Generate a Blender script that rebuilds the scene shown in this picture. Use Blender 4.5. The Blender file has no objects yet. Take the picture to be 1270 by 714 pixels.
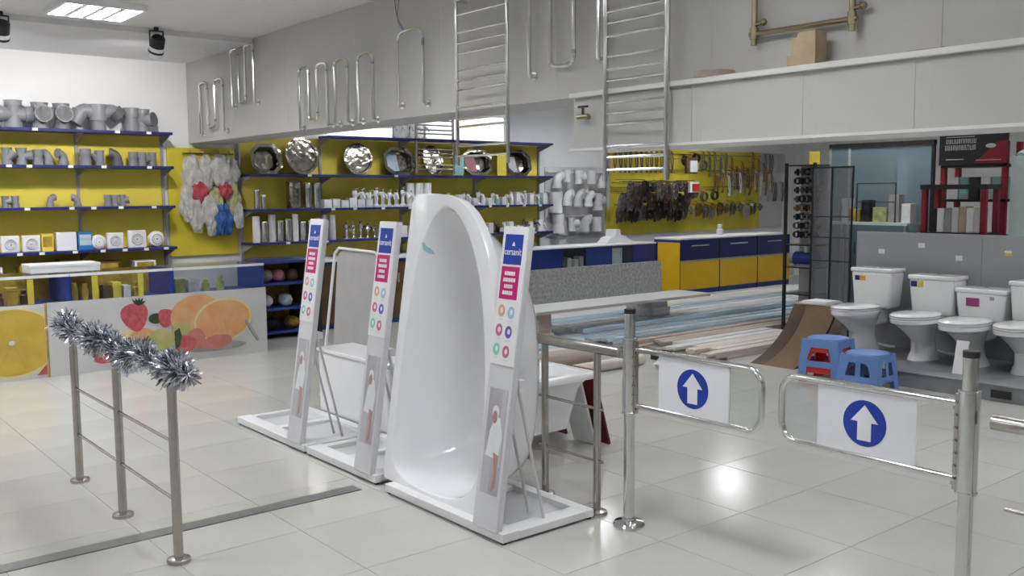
import bpy, bmesh, math, random
from mathutils import Vector, Matrix
random.seed(7)
R = math.radians
C = bpy.context.scene.collection
sc = bpy.context.scene

# ------------------------------------------------------------------ camera
yaw, pitch, roll = R(50.771), R(-5.734), R(-0.416)
fw = Vector((math.cos(yaw)*math.cos(pitch), math.sin(yaw)*math.cos(pitch), math.sin(pitch)))
r0 = Vector((math.sin(yaw), -math.cos(yaw), 0)); u0 = r0.cross(fw)
rt = math.cos(roll)*r0 + math.sin(roll)*u0
up = -math.sin(roll)*r0 + math.cos(roll)*u0
cam_d = bpy.data.cameras.new('camera'); cam = bpy.data.objects.new('camera', cam_d); C.objects.link(cam)
cam_d.sensor_width = 36; cam_d.lens = 36*1178.9/1270; cam_d.clip_start = 0.05; cam_d.clip_end = 100
cam.matrix_world = Matrix(((rt.x, up.x, -fw.x, 0), (rt.y, up.y, -fw.y, 0), (rt.z, up.z, -fw.z, 1.6), (0, 0, 0, 1)))
sc.camera = cam

# ------------------------------------------------------------------ light and exposure
w = bpy.data.worlds.new('world'); sc.world = w; w.use_nodes = True
w.node_tree.nodes['Background'].inputs[0].default_value = (0.9, 0.95, 1, 1)
w.node_tree.nodes['Background'].inputs[1].default_value = 0.15
sc.view_settings.view_transform = 'Standard'; sc.view_settings.look = 'None'
sc.view_settings.gamma = 1; sc.view_settings.use_curve_mapping = False
sc.view_settings.exposure = 1.10
TUBE_GLOW = 26.0
LIGHTS = [(2.35, 8.12), (2.35, 5.4), (2.35, 2.7), (0.95, 8.12), (0.95, 9.6), (-0.9, 8.12), (-0.6, 5.4), (-0.6, 2.7), (2.35, 0.0), (-0.6, 0.0),  # fourth and fifth are unseen lights added to brighten the back wall
          (6.2, 9.25), (9.0, 9.25), (12.0, 9.25), (6.2, 5.6), (9.2, 5.6), (12.2, 5.6), (6.2, 2.6), (9.2, 2.2), (6.2, -0.4)]  # first three are unseen, set near the back wall to brighten its shelving

# ------------------------------------------------------------------ materials
M = {}
def mat(name, col, rough=0.5, metal=0.0, var=0.06, scale=8.0, bump=0.0, bscale=60.0, alpha=1.0, trans=0.0, ior=1.45, emit=0.0, col2=None, coat=0.0, spec=0.5, stretch=None):
    m = bpy.data.materials.new(name); m.use_nodes = True
    nt = m.node_tree; b = nt.nodes['Principled BSDF']
    b.inputs['Roughness'].default_value = rough; b.inputs['Metallic'].default_value = metal
    b.inputs['IOR'].default_value = ior; b.inputs['Alpha'].default_value = alpha
    b.inputs['Transmission Weight'].default_value = trans; b.inputs['Coat Weight'].default_value = coat
    b.inputs['Specular IOR Level'].default_value = spec
    tc = nt.nodes.new('ShaderNodeTexCoord')
    src = tc.outputs['Object']
    if stretch:
        mp = nt.nodes.new('ShaderNodeMapping'); mp.inputs['Scale'].default_value = stretch
        nt.links.new(src, mp.inputs['Vector']); src = mp.outputs['Vector']
    no = nt.nodes.new('ShaderNodeTexNoise'); no.inputs['Scale'].default_value = scale; no.inputs['Detail'].default_value = 4
    nt.links.new(src, no.inputs['Vector'])
    rp = nt.nodes.new('ShaderNodeValToRGB')
    c = Vector(col); d = Vector(col2) if col2 else c*(1-var*2)
    rp.color_ramp.elements[0].position = 0.35; rp.color_ramp.elements[1].position = 0.65
    rp.color_ramp.elements[0].color = (*[max(0, v) for v in d], 1); rp.color_ramp.elements[1].color = (*c, 1)
    nt.links.new(no.outputs['Fac'], rp.inputs['Fac']); nt.links.new(rp.outputs['Color'], b.inputs['Base Color'])
    if bump:
        n2 = nt.nodes.new('ShaderNodeTexNoise'); n2.inputs['Scale'].default_value = bscale
        nt.links.new(src, n2.inputs['Vector'])
        bp = nt.nodes.new('ShaderNodeBump'); bp.inputs['Strength'].default_value = bump; bp.inputs['Distance'].default_value = 0.01
        nt.links.new(n2.outputs['Fac'], bp.inputs['Height']); nt.links.new(bp.outputs['Normal'], b.inputs['Normal'])
    if emit:
        b.inputs['Emission Color'].default_value = (*col, 1); b.inputs['Emission Strength'].default_value = emit
    M[name] = m
    return m

mat('wall', (0.88, 0.88, 0.89), 0.75, var=0.015, scale=2, bump=0.05)
mat('ceiling', (0.76, 0.75, 0.74), 0.8, var=0.015, scale=1.5, bump=0.04)
mat('bulkhead', (0.54, 0.53, 0.515), 0.42, var=0.02, scale=1.2, bump=0.03)
mat('ledge', (0.80, 0.79, 0.77), 0.5, var=0.02, scale=2)
mat('tile', (0.545, 0.535, 0.50), 0.135, var=0.025, scale=1.3, col2=(0.505, 0.50, 0.47), bump=0.012, bscale=6)
mat('grout', (0.40, 0.39, 0.37), 0.8)
mat('strip', (0.21, 0.21, 0.205), 0.4, metal=0.3)
mat('steel', (0.47, 0.445, 0.41), 0.25, metal=1, var=0.05, scale=30)
mat('chrome', (0.72, 0.72, 0.72), 0.12, metal=1, var=0.03, scale=30)
mat('blackcap', (0.02, 0.02, 0.022), 0.4)
mat('foil', (0.62, 0.645, 0.70), 0.13, metal=1, var=0.12, scale=40)
mat('acrylic', (0.86, 0.86, 0.885), 0.14, var=0.006, scale=3, coat=0.3)
mat('ceramic', (0.83, 0.835, 0.84), 0.1, var=0.008, scale=3, coat=0.4)
mat('white', (0.82, 0.82, 0.83), 0.4, var=0.02)
mat('greywhite', (0.62, 0.62, 0.63), 0.45, var=0.03)
mat('standgrey', (0.66, 0.66, 0.69), 0.4, var=0.02)
mat('plate', (0.80, 0.81, 0.85), 0.25, var=0.01)
def thin_glass(name, tint, rough=0.02):
    m = bpy.data.materials.new(name); m.use_nodes = True; nt = m.node_tree; nt.nodes.clear()
    out = nt.nodes.new('ShaderNodeOutputMaterial'); mx = nt.nodes.new('ShaderNodeMixShader')
    tr = nt.nodes.new('ShaderNodeBsdfTransparent'); tr.inputs[0].default_value = (*tint, 1)
    gl = nt.nodes.new('ShaderNodeBsdfGlossy'); gl.inputs['Roughness'].default_value = rough
    lw = nt.nodes.new('ShaderNodeLayerWeight'); lw.inputs['Blend'].default_value = 0.25
    fr = nt.nodes.new('ShaderNodeMath'); fr.operation = 'MULTIPLY'; fr.inputs[1].default_value = 0.35; nt.links.new(lw.outputs['Facing'], fr.inputs[0])
    nt.links.new(fr.outputs[0], mx.inputs[0]); nt.links.new(tr.outputs[0], mx.inputs[1]); nt.links.new(gl.outputs[0], mx.inputs[2]); nt.links.new(mx.outputs[0], out.inputs[0])
    M[name] = m
thin_glass('clear', (0.95, 0.97, 0.97))
mat('signblue', (0.012, 0.045, 0.36), 0.35, var=0.02)
mat('magenta', (0.55, 0.006, 0.16), 0.35, var=0.02)
mat('navy', (0.02, 0.045, 0.25), 0.35, var=0.1)
mat('navydeep', (0.012, 0.024, 0.13), 0.2, var=0.1)
mat('shelfblue', (0.022, 0.025, 0.17), 0.4, var=0.15)
mat('yellow', (0.84, 0.69, 0.09), 0.5, var=0.05, scale=3)
mat('pegyellow', (0.76, 0.63, 0.05), 0.5, var=0.08, scale=3)
mat('ctryellow', (0.78, 0.47, 0.015), 0.35, var=0.03)
mat('gold', (0.55, 0.36, 0.06), 0.4, var=0.2, scale=12)
mat('brown', (0.13, 0.075, 0.03), 0.5, var=0.2, scale=6)
mat('pvc', (0.25, 0.255, 0.275), 0.38, var=0.06)
mat('pvcdark', (0.13, 0.13, 0.14), 0.4, var=0.1)
mat('inox', (0.42, 0.395, 0.335), 0.16, metal=1, var=0.25, scale=9, bump=0.9, bscale=14)
mat('inoxdark', (0.26, 0.245, 0.225), 0.2, metal=1, var=0.3, scale=9, bump=0.9, bscale=14)
mat('bluebox', (0.03, 0.19, 0.50), 0.4, var=0.1)
mat('skyfilm', (0.46, 0.60, 0.70), 0.25, var=0.12, scale=3, stretch=(0.4, 8, 8), col2=(0.36, 0.45, 0.52))
mat('greyfilm', (0.62, 0.63, 0.65), 0.3, var=0.12, scale=3, stretch=(0.4, 8, 8), col2=(0.44, 0.44, 0.46))
mat('beige', (0.62, 0.575, 0.52), 0.4, var=0.1, scale=3, stretch=(0.4, 8, 8), col2=(0.50, 0.44, 0.38))
mat('rosebeige', (0.44, 0.36, 0.31), 0.5, var=0.1, scale=3, stretch=(0.4, 8, 8))
mat('speckle', (0.50, 0.50, 0.48), 0.3, scale=28, col2=(0.30, 0.29, 0.27), var=0.1)
mat('boardedge', (0.68, 0.68, 0.67), 0.35, var=0.03)
mat('card', (0.155, 0.095, 0.045), 0.6, var=0.08, scale=5)
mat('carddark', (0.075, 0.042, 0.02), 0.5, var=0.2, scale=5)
mat('tan', (0.52, 0.40, 0.26), 0.7, var=0.1)
mat('stoolblue', (0.16, 0.29, 0.62), 0.3, var=0.05)
mat('stoolred', (0.70, 0.045, 0.03), 0.3, var=0.05)
mat('greyboard', (0.34, 0.345, 0.37), 0.45, var=0.03, scale=2)
mat('plinth', (0.24, 0.25, 0.265), 0.5, var=0.08)
mat('midgrey', (0.38, 0.37, 0.37), 0.5, var=0.04)
mat('darkred', (0.11, 0.008, 0.012), 0.35, var=0.1)
mat('black', (0.018, 0.018, 0.02), 0.45, var=0.1)
mat('darkmetal', (0.055, 0.05, 0.05), 0.35, metal=0.6, var=0.2, scale=25)
mat('hose', (0.19, 0.14, 0.125), 0.4, metal=0.5, var=0.25, scale=25)
mat('hosegrey', (0.28, 0.25, 0.25), 0.35, metal=0.6, var=0.25, scale=25)
mat('copper', (0.42, 0.21, 0.06), 0.35, metal=0.6, var=0.2, scale=20)
mat('brass', (0.40, 0.35, 0.22), 0.25, metal=1, var=0.1)
mat('red', (0.28, 0.012, 0.03), 0.4, var=0.1)
mat('brightred', (0.62, 0.03, 0.04), 0.4, var=0.1)
mat('teal', (0.33, 0.58, 0.55), 0.4, var=0.1)
mat('greenwhite', (0.62, 0.74, 0.71), 0.4, var=0.05)
mat('tintglass', (0.20, 0.27, 0.31), 0.06, metal=0.35, var=0.03, scale=1)
mat('meshfill', (0.22, 0.23, 0.25), 0.3, alpha=0.45, var=0.05)
mat('bagclear', (0.80, 0.79, 0.77), 0.18, alpha=0.66, var=0.15, scale=14, bump=0.8, bscale=25)
mat('bagblue', (0.06, 0.18, 0.52), 0.25, var=0.3, scale=14, bump=0.6, bscale=25)
mat('bagred', (0.55, 0.07, 0.10), 0.25, var=0.2, scale=14, bump=0.6, bscale=25)
mat('baggreen', (0.50, 0.52, 0.25), 0.3, var=0.2, scale=14, bump=0.6, bscale=25)
mat('pink', (0.58, 0.22, 0.28), 0.25, var=0.1)
mat('lightcell', (0.96, 0.98, 1.0), 0.4, emit=TUBE_GLOW)
mat('litwhite', (0.95, 0.97, 1.0), 0.4, emit=0.5, var=0)
mat('louvre', (0.70, 0.70, 0.70), 0.3, metal=0.4)
# print colours of the fruit picture and of the stand posters
mat('p_bg', (0.58, 0.58, 0.58), 0.12, var=0.02, scale=2)
mat('p_orange', (0.66, 0.32, 0.13), 0.15, var=0.15, scale=6, col2=(0.70, 0.42, 0.22))
mat('p_slice', (0.60, 0.41, 0.07), 0.12, var=0.08, scale=5)
mat('p_rind', (0.70, 0.62, 0.34), 0.15, var=0.05)
mat('p_straw', (0.44, 0.07, 0.09), 0.15, var=0.2, scale=25, col2=(0.52, 0.13, 0.14))
mat('p_leaf', (0.06, 0.10, 0.04), 0.2, var=0.2)
mat('p_lime', (0.42, 0.40, 0.13), 0.15, var=0.1, scale=8, col2=(0.50, 0.46, 0.22))
mat('p_pinkfruit', (0.56, 0.20, 0.17), 0.15, var=0.1, scale=8)
mat('p_shadow', (0.36, 0.35, 0.35), 0.15, var=0.05)
mat('p_photo', (0.36, 0.33, 0.36), 0.3, var=0.1, scale=6, col2=(0.46, 0.44, 0.48))
mat('p_photolight', (0.52, 0.52, 0.56), 0.3, var=0.05)
mat('p_towel', (0.80, 0.82, 0.84), 0.4, var=0.05)
mat('p_skin', (0.46, 0.27, 0.24), 0.4, var=0.1)
mat('p_peach', (0.66, 0.40, 0.26), 0.3); mat('p_aqua', (0.36, 0.60, 0.68), 0.3); mat('p_rose', (0.62, 0.16, 0.30), 0.3)
mat('p_violet', (0.14, 0.12, 0.48), 0.3); mat('p_mint', (0.24, 0.60, 0.48), 0.3)
mat('stk_orange', (0.80, 0.36, 0.06), 0.3); mat('stk_yellow', (0.70, 0.62, 0.10), 0.3); mat('stk_purple', (0.36, 0.06, 0.22), 0.3); mat('stk_navy', (0.03, 0.03, 0.16), 0.3)

# ------------------------------------------------------------------ mesh builder
class MB:
    def __init__(s): s.v = []; s.f = []; s.mi = []
    def quadset(s, vs, fs, mi=0):
        o = len(s.v); s.v += [tuple(x) for x in vs]
        for f in fs: s.f.append(tuple(i+o for i in f)); s.mi.append(mi)
        return s
    def bx(s, x0, x1, y0, y1, z0, z1, mi=0, mtx=None):
        vs = [Vector((x, y, z)) for x in (x0, x1) for y in (y0, y1) for z in (z0, z1)]
        if mtx: vs = [mtx @ v for v in vs]
        return s.quadset(vs, [(0, 1, 3, 2), (4, 6, 7, 5), (0, 4, 5, 1), (2, 3, 7, 6), (0, 2, 6, 4), (1, 5, 7, 3)], mi)
    def loft(s, rings, cap0=True, cap1=True, closed=True, mi=0):
        n = len(rings[0]); o = len(s.v)
        for r in rings: s.v += [tuple(p) for p in r]
        m = n if closed else n-1
        for k in range(len(rings)-1):
            for i in range(m):
                a = o+k*n+i; b = o+k*n+(i+1) % n
                s.f.append((a, b, b+n, a+n)); s.mi.append(mi)
        if cap0: s.f.append(tuple(o+i for i in range(n))[::-1]); s.mi.append(mi)
        if cap1: s.f.append(tuple(o+(len(rings)-1)*n+i for i in range(n))); s.mi.append(mi)
        return s
    def cyl(s, p0, p1, r0, r1=None, n=14, mi=0, cap=True):
        p0 = Vector(p0); p1 = Vector(p1); r1 = r0 if r1 is None else r1
        d = (p1-p0).normalized(); a = d.orthogonal().normalized(); b = d.cross(a)
        ring = lambda p, r: [p+(a*math.cos(t)+b*math.sin(t))*r for t in [2*math.pi*i/n for i in range(n)]]
        return s.loft([ring(p0, r0), ring(p1, r1)], cap, cap, mi=mi)
    def tube(s, path, r, n=8, closed=False, mi=0):
        P = [Vector(p) for p in path]; m = len(P); rings = []; a = None
        for i in range(m):
            if closed: d = P[(i+1) % m]-P[i-1]
            else: d = P[min(i+1, m-1)]-P[max(i-1, 0)]
            d.normalize()
            if a is None: a = d.orthogonal().normalized()
            a = (a-d*a.dot(d)).normalized(); b = d.cross(a)
            rings.append([P[i]+(a*math.cos(t)+b*math.sin(t))*r for t in [2*math.pi*k/n for k in range(n)]])
        if closed: rings.append(rings[0])
        return s.loft(rings, not closed, not closed, mi=mi)
    def lathe(s, prof, n=24, mtx=None, mi=0, cap=True):
        rings = []
        for r, z in prof:
            ring = [Vector((r*math.cos(2*math.pi*i/n), r*math.sin(2*math.pi*i/n), z)) for i in range(n)]
            if mtx: ring = [mtx @ v for v in ring]
            rings.append(ring)
        return s.loft(rings, cap, cap, mi=mi)
    def sphere(s, c, r, n=10, sq=(1, 1, 1), mi=0):
        prof = [(max(1e-4, r*math.sin(math.pi*k/n)), -r*math.cos(math.pi*k/n)) for k in range(n+1)]
        mtx = Matrix.Translation(c) @ Matrix.Diagonal((*sq, 1))
        return s.lathe(prof, n*2, mtx, mi)
    def torus(s, c, Rr, r, axis=(0, 0, 1), n=24, k=8, sq=1.0, mi=0):
        q = Vector((0, 0, 1)).rotation_difference(Vector(axis)); c = Vector(c)
        path = [c+q @ Vector((Rr*math.cos(2*math.pi*i/n), Rr*sq*math.sin(2*math.pi*i/n), 0)) for i in range(n)]
        return s.tube(path, r, k, closed=True, mi=mi)
    def prism(s, poly, w0, w1, mtx=None, mi=0):
        f = (lambda u, v, w: mtx @ Vector((u, v, w))) if mtx else (lambda u, v, w: Vector((u, v, w)))
        return s.loft([[f(u, v, w0) for u, v in poly], [f(u, v, w1) for u, v in poly]], mi=mi)
    def build(s, name, mats, parent=None, bevel=0.0, mtx=None, smooth=True, label=None, seg=2):
        me = bpy.data.meshes.new(name); me.from_pydata(s.v, [], s.f)
        if not isinstance(mats, (list, tuple)): mats = [mats]
        for q in mats: me.materials.append(M[q])
        me.polygons.foreach_set('material_index', s.mi)
        bm = bmesh.new(); bm.from_mesh(me); bmesh.ops.recalc_face_normals(bm, faces=bm.faces); bm.to_mesh(me); bm.free()
        if smooth:
            me.polygons.foreach_set('use_smooth', [True]*len(me.polygons)); me.set_sharp_from_angle(angle=R(38))
        o = bpy.data.objects.new(name, me); C.objects.link(o)
        if parent: o.parent = parent
        if mtx: o.matrix_local = mtx
        if bevel:
            b = o.modifiers.new('bevel', 'BEVEL'); b.width = bevel; b.segments = seg; b.limit_method = 'ANGLE'; b.angle_limit = R(40)
        if label: o['label'] = label
        return o

def tag(o, label, cat, group=None):
    o['label'] = label; o['category'] = cat
    if group: o['group'] = group
    return o
def thing(name, label, cat, loc=(0, 0, 0), rz=0, group=None):
    o = bpy.data.objects.new(name, None); C.objects.link(o); o.empty_display_size = 0.1
    o.location = loc; o.rotation_euler = (0, 0, rz)
    return tag(o, label, cat, group)
def struct(o): o['kind'] = 'structure'; return o
def dup(root, loc, rz=None, label=None, group=None, scale=None):
    r = root.copy(); C.objects.link(r); r.location = loc
    if rz is not None: r.rotation_euler = (0, 0, rz)
    if label: r['label'] = label
    if group: r['group'] = group
    if scale: r.scale = scale
    for ch in list(root.children):
        c = ch.copy(); C.objects.link(c); c.parent = r
        for g in list(ch.children):
            d = g.copy(); C.objects.link(d); d.parent = c
    return r
def solo(name, mb, mats, loc, label, cat, group=None, bevel=0.0, rz=0, rot=None):
    o = mb.build(name, mats, bevel=bevel); o.location = loc
    o.rotation_euler = rot if rot else (0, 0, rz)
    return tag(o, label, cat, group)
def text(name, s, size, m, parent, mtx, extrude=0.0008, squash=1.0):
    cu = bpy.data.curves.new(name, 'FONT'); cu.body = s; cu.size = size; cu.extrude = extrude
    cu.align_x = 'CENTER'; cu.align_y = 'CENTER'
    t = bpy.data.objects.new(name, cu); C.objects.link(t)
    bpy.context.view_layer.update()
    me = bpy.data.meshes.new_from_object(t.evaluated_get(bpy.context.evaluated_depsgraph_get()))
    bpy.data.objects.remove(t); bpy.data.curves.remove(cu)
    me.materials.clear(); me.materials.append(M[m])
    o = bpy.data.objects.new(name, me); C.objects.link(o); o.parent = parent
    o.matrix_local = mtx @ Matrix.Diagonal((squash, 1, 1, 1))
    return o
def disc(cu, cv, ru, rv=None, n=20, rot=0):
    rv = rv or ru; c, s_ = math.cos(rot), math.sin(rot)
    P = [(ru*math.cos(2*math.pi*i/n), rv*math.sin(2*math.pi*i/n)) for i in range(n)]
    return [(cu+x*c-y*s_, cv+x*s_+y*c) for x, y in P]
# frame whose u reads left-to-right for someone looking along +X; v leans back by s per unit height; w faces -X
def face_frame(origin, s=0.0):
    u = Vector((0, -1, 0)); v = Vector((s, 0, 1)).normalized(); wv = u.cross(v)
    m = Matrix.Identity(4)
    for i, a in enumerate((u, v, wv)):
        for k in range(3): m[k][i] = a[k]
    m.translation = origin
    return m
# frame for someone looking along +Y : u = +X, v = +Z, w = -Y
def front_frame(origin):
    m = Matrix(((1, 0, 0, origin[0]), (0, 0, -1, origin[1]), (0, 1, 0, origin[2]), (0, 0, 0, 1)))
    return m
def arc(c, r, a0, a1, n=8):
    return [(c[0]+r*math.cos(R(a0+(a1-a0)*i/n)), c[1]+r*math.sin(R(a0+(a1-a0)*i/n))) for i in range(n+1)]

# ------------------------------------------------------------------ the room
XL, XR, YB, YF, ZC = -4.0, 15.6, 10.6, -4.0, 3.1
floor = struct(MB().bx(XL, XR, YF, YB, -0.10, -0.004).build('floor', 'grout'))
ts = 0.6; x_off, y_off = 2.0, 2.254
cells = []
for i in range(math.floor((XL-x_off)/ts), math.ceil((XR-x_off)/ts)):
    for j in range(math.floor((YF-y_off)/ts), math.ceil((YB-y_off)/ts)):
        x0 = max(XL, x_off+i*ts); x1 = min(XR, x_off+(i+1)*ts); y0 = max(YF, y_off+j*ts); y1 = min(YB, y_off+(j+1)*ts)
        if x1-x0 > 0.02 and y1-y0 > 0.02: cells.append((x0, x1, y0, y1))
def tile_rank(c):
    p = Vector(((c[0]+c[1])/2, (c[2]+c[3])/2, -1.6)); z = p.dot(fw)
    if z < 0.8: return 99
    a = abs(p.dot(rt)/z); b = p.dot(up)/z
    return z if a < 0.60 and b > -0.37 else 60+z
cells.sort(key=tile_rank)
g = 0.0016
tile_me = None
field = MB()
for k, c in enumerate(cells):
    full = (c[1]-c[0] > ts-1e-4) and (c[3]-c[2] > ts-1e-4)
    if k < 300 and full and tile_rank(c) < 50:
        if tile_me is None:
            o = MB().bx(-ts/2+g, ts/2-g, -ts/2+g, ts/2-g, -0.006, 0).build('tile', 'tile', floor, smooth=False); tile_me = o.data
        else:
            o = bpy.data.objects.new('tile', tile_me); C.objects.link(o); o.parent = floor
        o.location = ((c[0]+c[1])/2, (c[2]+c[3])/2, 0)
    else:
        field.bx(c[0]+g, c[1]-g, c[2]+g, c[3]-g, -0.006, 0)
o = field.build('tile_field', 'tile', floor, smooth=False); o['kind'] = 'stuff'

struct(MB().bx(XL, XR, YF, 8.85, ZC, ZC+0.1).build('ceiling', 'ceiling'))
struct(MB().bx(XL, XR, 8.85, YB, ZC-0.05, ZC+0.1).build('trim_1', 'ceiling'))
struct(MB().bx(XL-0.1, XR+0.1, YB, YB+0.1, -0.1, ZC+0.1).build('wall_back', 'wall'))
struct(MB().bx(XR, XR+0.1, YF, YB, -0.1, ZC+0.1).build('wall_right', 'wall'))
struct(MB().bx(XL-0.1, XL, YF, YB, -0.1, ZC+0.1).build('wall_left', 'wall'))
struct(MB().bx(XL-0.1, XR+0.1, YF-0.1, YF, -0.1, ZC+0.1).build('wall_front', 'wall'))
# hung partition with the towel rails: boards on a core
BX = 4.0
wm = struct(MB().bx(BX+0.008, BX+0.45, -2.0, YB, 2.172, ZC-0.05).bx(BX+0.008, BX+0.45, -2.0, 8.85, ZC-0.06, ZC).build('wall_middle', 'bulkhead'))
ys = [10.59, 9.35, 8.12, 6.9, 5.68, 4.46, 3.24, 2.02, 0.8, -0.4, -2.0]
for a, b in zip(ys[:-1], ys[1:]):
    MB().bx(BX, BX+0.01, b+0.0008, a-0.0008, 2.17, (ZC-0.051 if a > 9 else ZC-0.001)).build('board', 'bulkhead', wm, smooth=False)
lb = struct(MB().bx(BX-0.13, BX+0.45, -2.0, 4.15, 1.85, 2.145).build('trim_2', 'bulkhead'))
for a, b in [(4.15, 3.26), (3.19, 2.60), (2.53, 2.06), (1.99, 0.9), (0.83, -0.4), (-0.47, -2.0)]:
    MB().bx(BX-0.1335, BX-0.128, b, a, 1.852, 2.143).build('panel', 'bulkhead', lb, bevel=0.003)
MB().bx(BX-0.165, BX+0.0, -2.0, 4.16, 2.145, 2.172).build('ledge', 'ledge', lb, bevel=0.003)
MB().bx(BX-0.165, BX+0.2, -2.0, 4.16, 1.838, 1.852).build('bottom_lip', 'ledge', lb)
# dark floor strip
tag(MB().bx(XL, 2.54, 4.412, 4.508, -0.002, 0.006).build('threshold_strip', 'strip', bevel=0.003), 'dark grey metal strip laid across the glossy floor tiles', 'floor strip')

# ------------------------------------------------------------------ ceiling lights
def make_light(label):
    t = thing('ceiling_light', label, 'light', group='square louvred lights on the ceiling')
    fr = MB()
    for (a, b, c, d) in ((-.31, .31, -.31, -.285), (-.31, .31, .285, .31), (-.31, -.285, -.285, .285), (.285, .31, -.285, .285)): fr.bx(a, b, c, d, -.05, 0)
    fr.build('frame', 'white', t)
    MB().bx(-.285, .285, -.285, .285, -.012, -.002).build('reflector', 'louvre', t)
    lv = MB()
    for k in range(1, 4):
        p = -.285+.57*k/4
        lv.bx(p-.02, p+.02, -.285, .285, -.045, -.012)
    for k in range(1, 7):
        p = -.285+.57*k/7
        lv.bx(-.285, .285, p-.008, p+.008, -.049, -.012)
    lv.build('louvre', 'louvre', t)
    for k in range(4):
        p = -.285+.57*(k+.5)/4
        MB().bx(p-.045, p+.045, -.28, .28, -.026, -.013).build('tube', 'lightcell', t)
    return t
for k, (x, y) in enumerate(LIGHTS):
    if k == 0: L0 = make_light('square louvred fluorescent ceiling light near the two spotlights'); L0.location = (x, y, ZC)
    else: dup(L0, (x, y, ZC if y < 8.85 else ZC-.05), label='unseen square louvred fluorescent light, one of a set partly added to brighten the back wall')

def make_spot(loc, label):
    t = thing('spotlight', label, 'spotlight', loc, group='spotlights along the ceiling step')
    MB().cyl((0, 0, 0), (0, 0, -.03), .022).bx(-.06, .06, -.008, .008, -.04, -.028).bx(-.064, -.056, -.01, .01, -.17, -.03).bx(.056, .064, -.01, .01, -.17, -.03).build('bracket', 'black', t)
    mx = Matrix.Translation((0, 0, -.17)) @ Matrix.Rotation(R(35), 4, 'X')
    MB().lathe([(.045, .10), (.06, .085), (.063, .0)], 20, mx).build('housing', 'blackcap', t)
    MB().lathe([(.064, 0), (.066, -.035)], 20, mx).build('collar', 'white', t)
    MB().lathe([(.068, -.035), (.068, -.055)], 20, mx).build('ring', 'black', t)
    MB().lathe([(.064, -.055), (.058, -.10), (.03, -.11)], 20, mx).build('lamp', 'plate', t)
    ld = bpy.data.lights.new('wall_fill', 'SPOT'); ld.energy = 30; ld.spot_size = R(125); ld.spot_blend = 1.0; ld.shadow_soft_size = 0.06; ld.color = (1, .98, .95)  # beam added to brighten the upper back wall
    lo = bpy.data.objects.new('wall_fill', ld); C.objects.link(lo); lo.parent = t
    lo.matrix_local = Matrix.Translation((0, .09, -.30)) @ Matrix.Rotation(R(62), 4, 'X')
    return t
make_spot((3.06, 8.78, ZC), 'small black and white ceiling spotlight beside the hung partition')
make_spot((1.80, 8.78, ZC), 'small black and white ceiling spotlight above the grey pipe fittings')

# ------------------------------------------------------------------ towel rails on the partition
def smooth_path(pts, n=3):
    P = [Vector(p) for p in pts]
    for _ in range(n):
        Q = [P[0]]
        for a, b in zip(P[:-1], P[1:]): Q += [a.lerp(b, .25), a.lerp(b, .75)]
        P = Q+[P[-1]]
    return P
def snake(yz, label, r=0.013, x=BX-0.05, m='chrome', stubs=(0, -1), arch=True):
    y0 = yz[0][0]; z0 = min(p[1] for p in yz)
    t = thing('towel_rail', label, 'towel rail', (x, y0, z0), group=None)
    MB().tube(smooth_path([(0, y-y0, z-z0) for y, z in yz]), r, 8).build('pipe', m, t)
    for i in stubs:
        y, z = yz[i]
        MB().cyl((-.002, y-y0, z-z0), (.05, y-y0, z-z0), r*.9).cyl((.038, y-y0, z-z0), (.05, y-y0, z-z0), r*2).build('wall_mount', m, t)
    return t
def M_path(l):  # list of (y, ztop/zbottom) legs, alternating
    return l
def legs(seq, rad_top=True):
    """seq: list of legs (y, z_low, z_high); joins neighbours by round arches alternately on top and below"""
    pts = []; upw = True
    for k, (y, lo, hi) in enumerate(seq):
        e = 0.0
        a, b = (lo, hi) if upw else (hi, lo)
        if k == 0: pts.append((y, a))
        else: pts += [(y, a-0.03 if not upw else a+0.03)]
        if k == len(seq)-1: pts.append((y, b))
        else:
            ny = seq[k+1][0]; h = abs(ny-y)/2
            s = 1 if upw else -1
            pts += [(y, b-s*h), (y, b-s*h*.2), ((y*.75+ny*.25), b), ((y*.25+ny*.75), b), (ny, b-s*h*.2), (ny, b-s*h)]
        upw = not upw
    return pts
snake(legs([(10.09, 2.25, 2.78), (9.89, 2.30, 2.78), (9.69, 2.30, 2.78), (9.47, 2.25, 2.78)]), 'chrome M-shaped towel rail next to the back wall, hanging low on the partition')
snake(legs([(9.25, 2.48, 3.03), (9.07, 2.50, 3.03), (8.92, 2.50, 3.03), (8.72, 2.48, 3.03)]), 'chrome M-shaped towel rail mounted high under the ceiling of the partition')
snake(legs([(7.79, 2.18, 2.70), (7.61, 2.24, 2.70), (7.46, 2.24, 2.70), (7.28, 2.18, 2.70)]), 'slim chrome M-shaped towel rail beside two single arches on the partition')
snake(legs([(7.15, 2.18, 2.70), (6.94, 2.18, 2.70)]), 'narrow chrome arch towel rail right beside an M-shaped rail')
snake(legs([(6.77, 2.18, 2.70), (6.54, 2.18, 2.70)]), 'narrow chrome arch towel rail with no other rail touching its sides')
t6 = snake(legs([(6.18, 2.26, 2.80), (5.84, 2.25, 2.80)]), 'wide chrome arch towel rail hung from a wire next to the first ladder rail')
MB().tube(smooth_path([(0, -.11, .54), (0, .0, .66), (.0, .03, .80), (.02, .02, .84)]), .004, 6).tube(smooth_path([(0, -.11, .54), (0, .0, .62), (.0, -.03, .78), (.02, -.04, .84)]), .003, 6).build('hanging_wire', 'hosegrey', t6)
snake(legs([(4.65, 2.33, 3.02), (4.45, 2.36, 3.02), (4.24, 2.36, 3.02), (4.03, 2.37, 3.02)]), 'large chrome M-shaped towel rail between the two ladder rails', r=.014)
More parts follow.
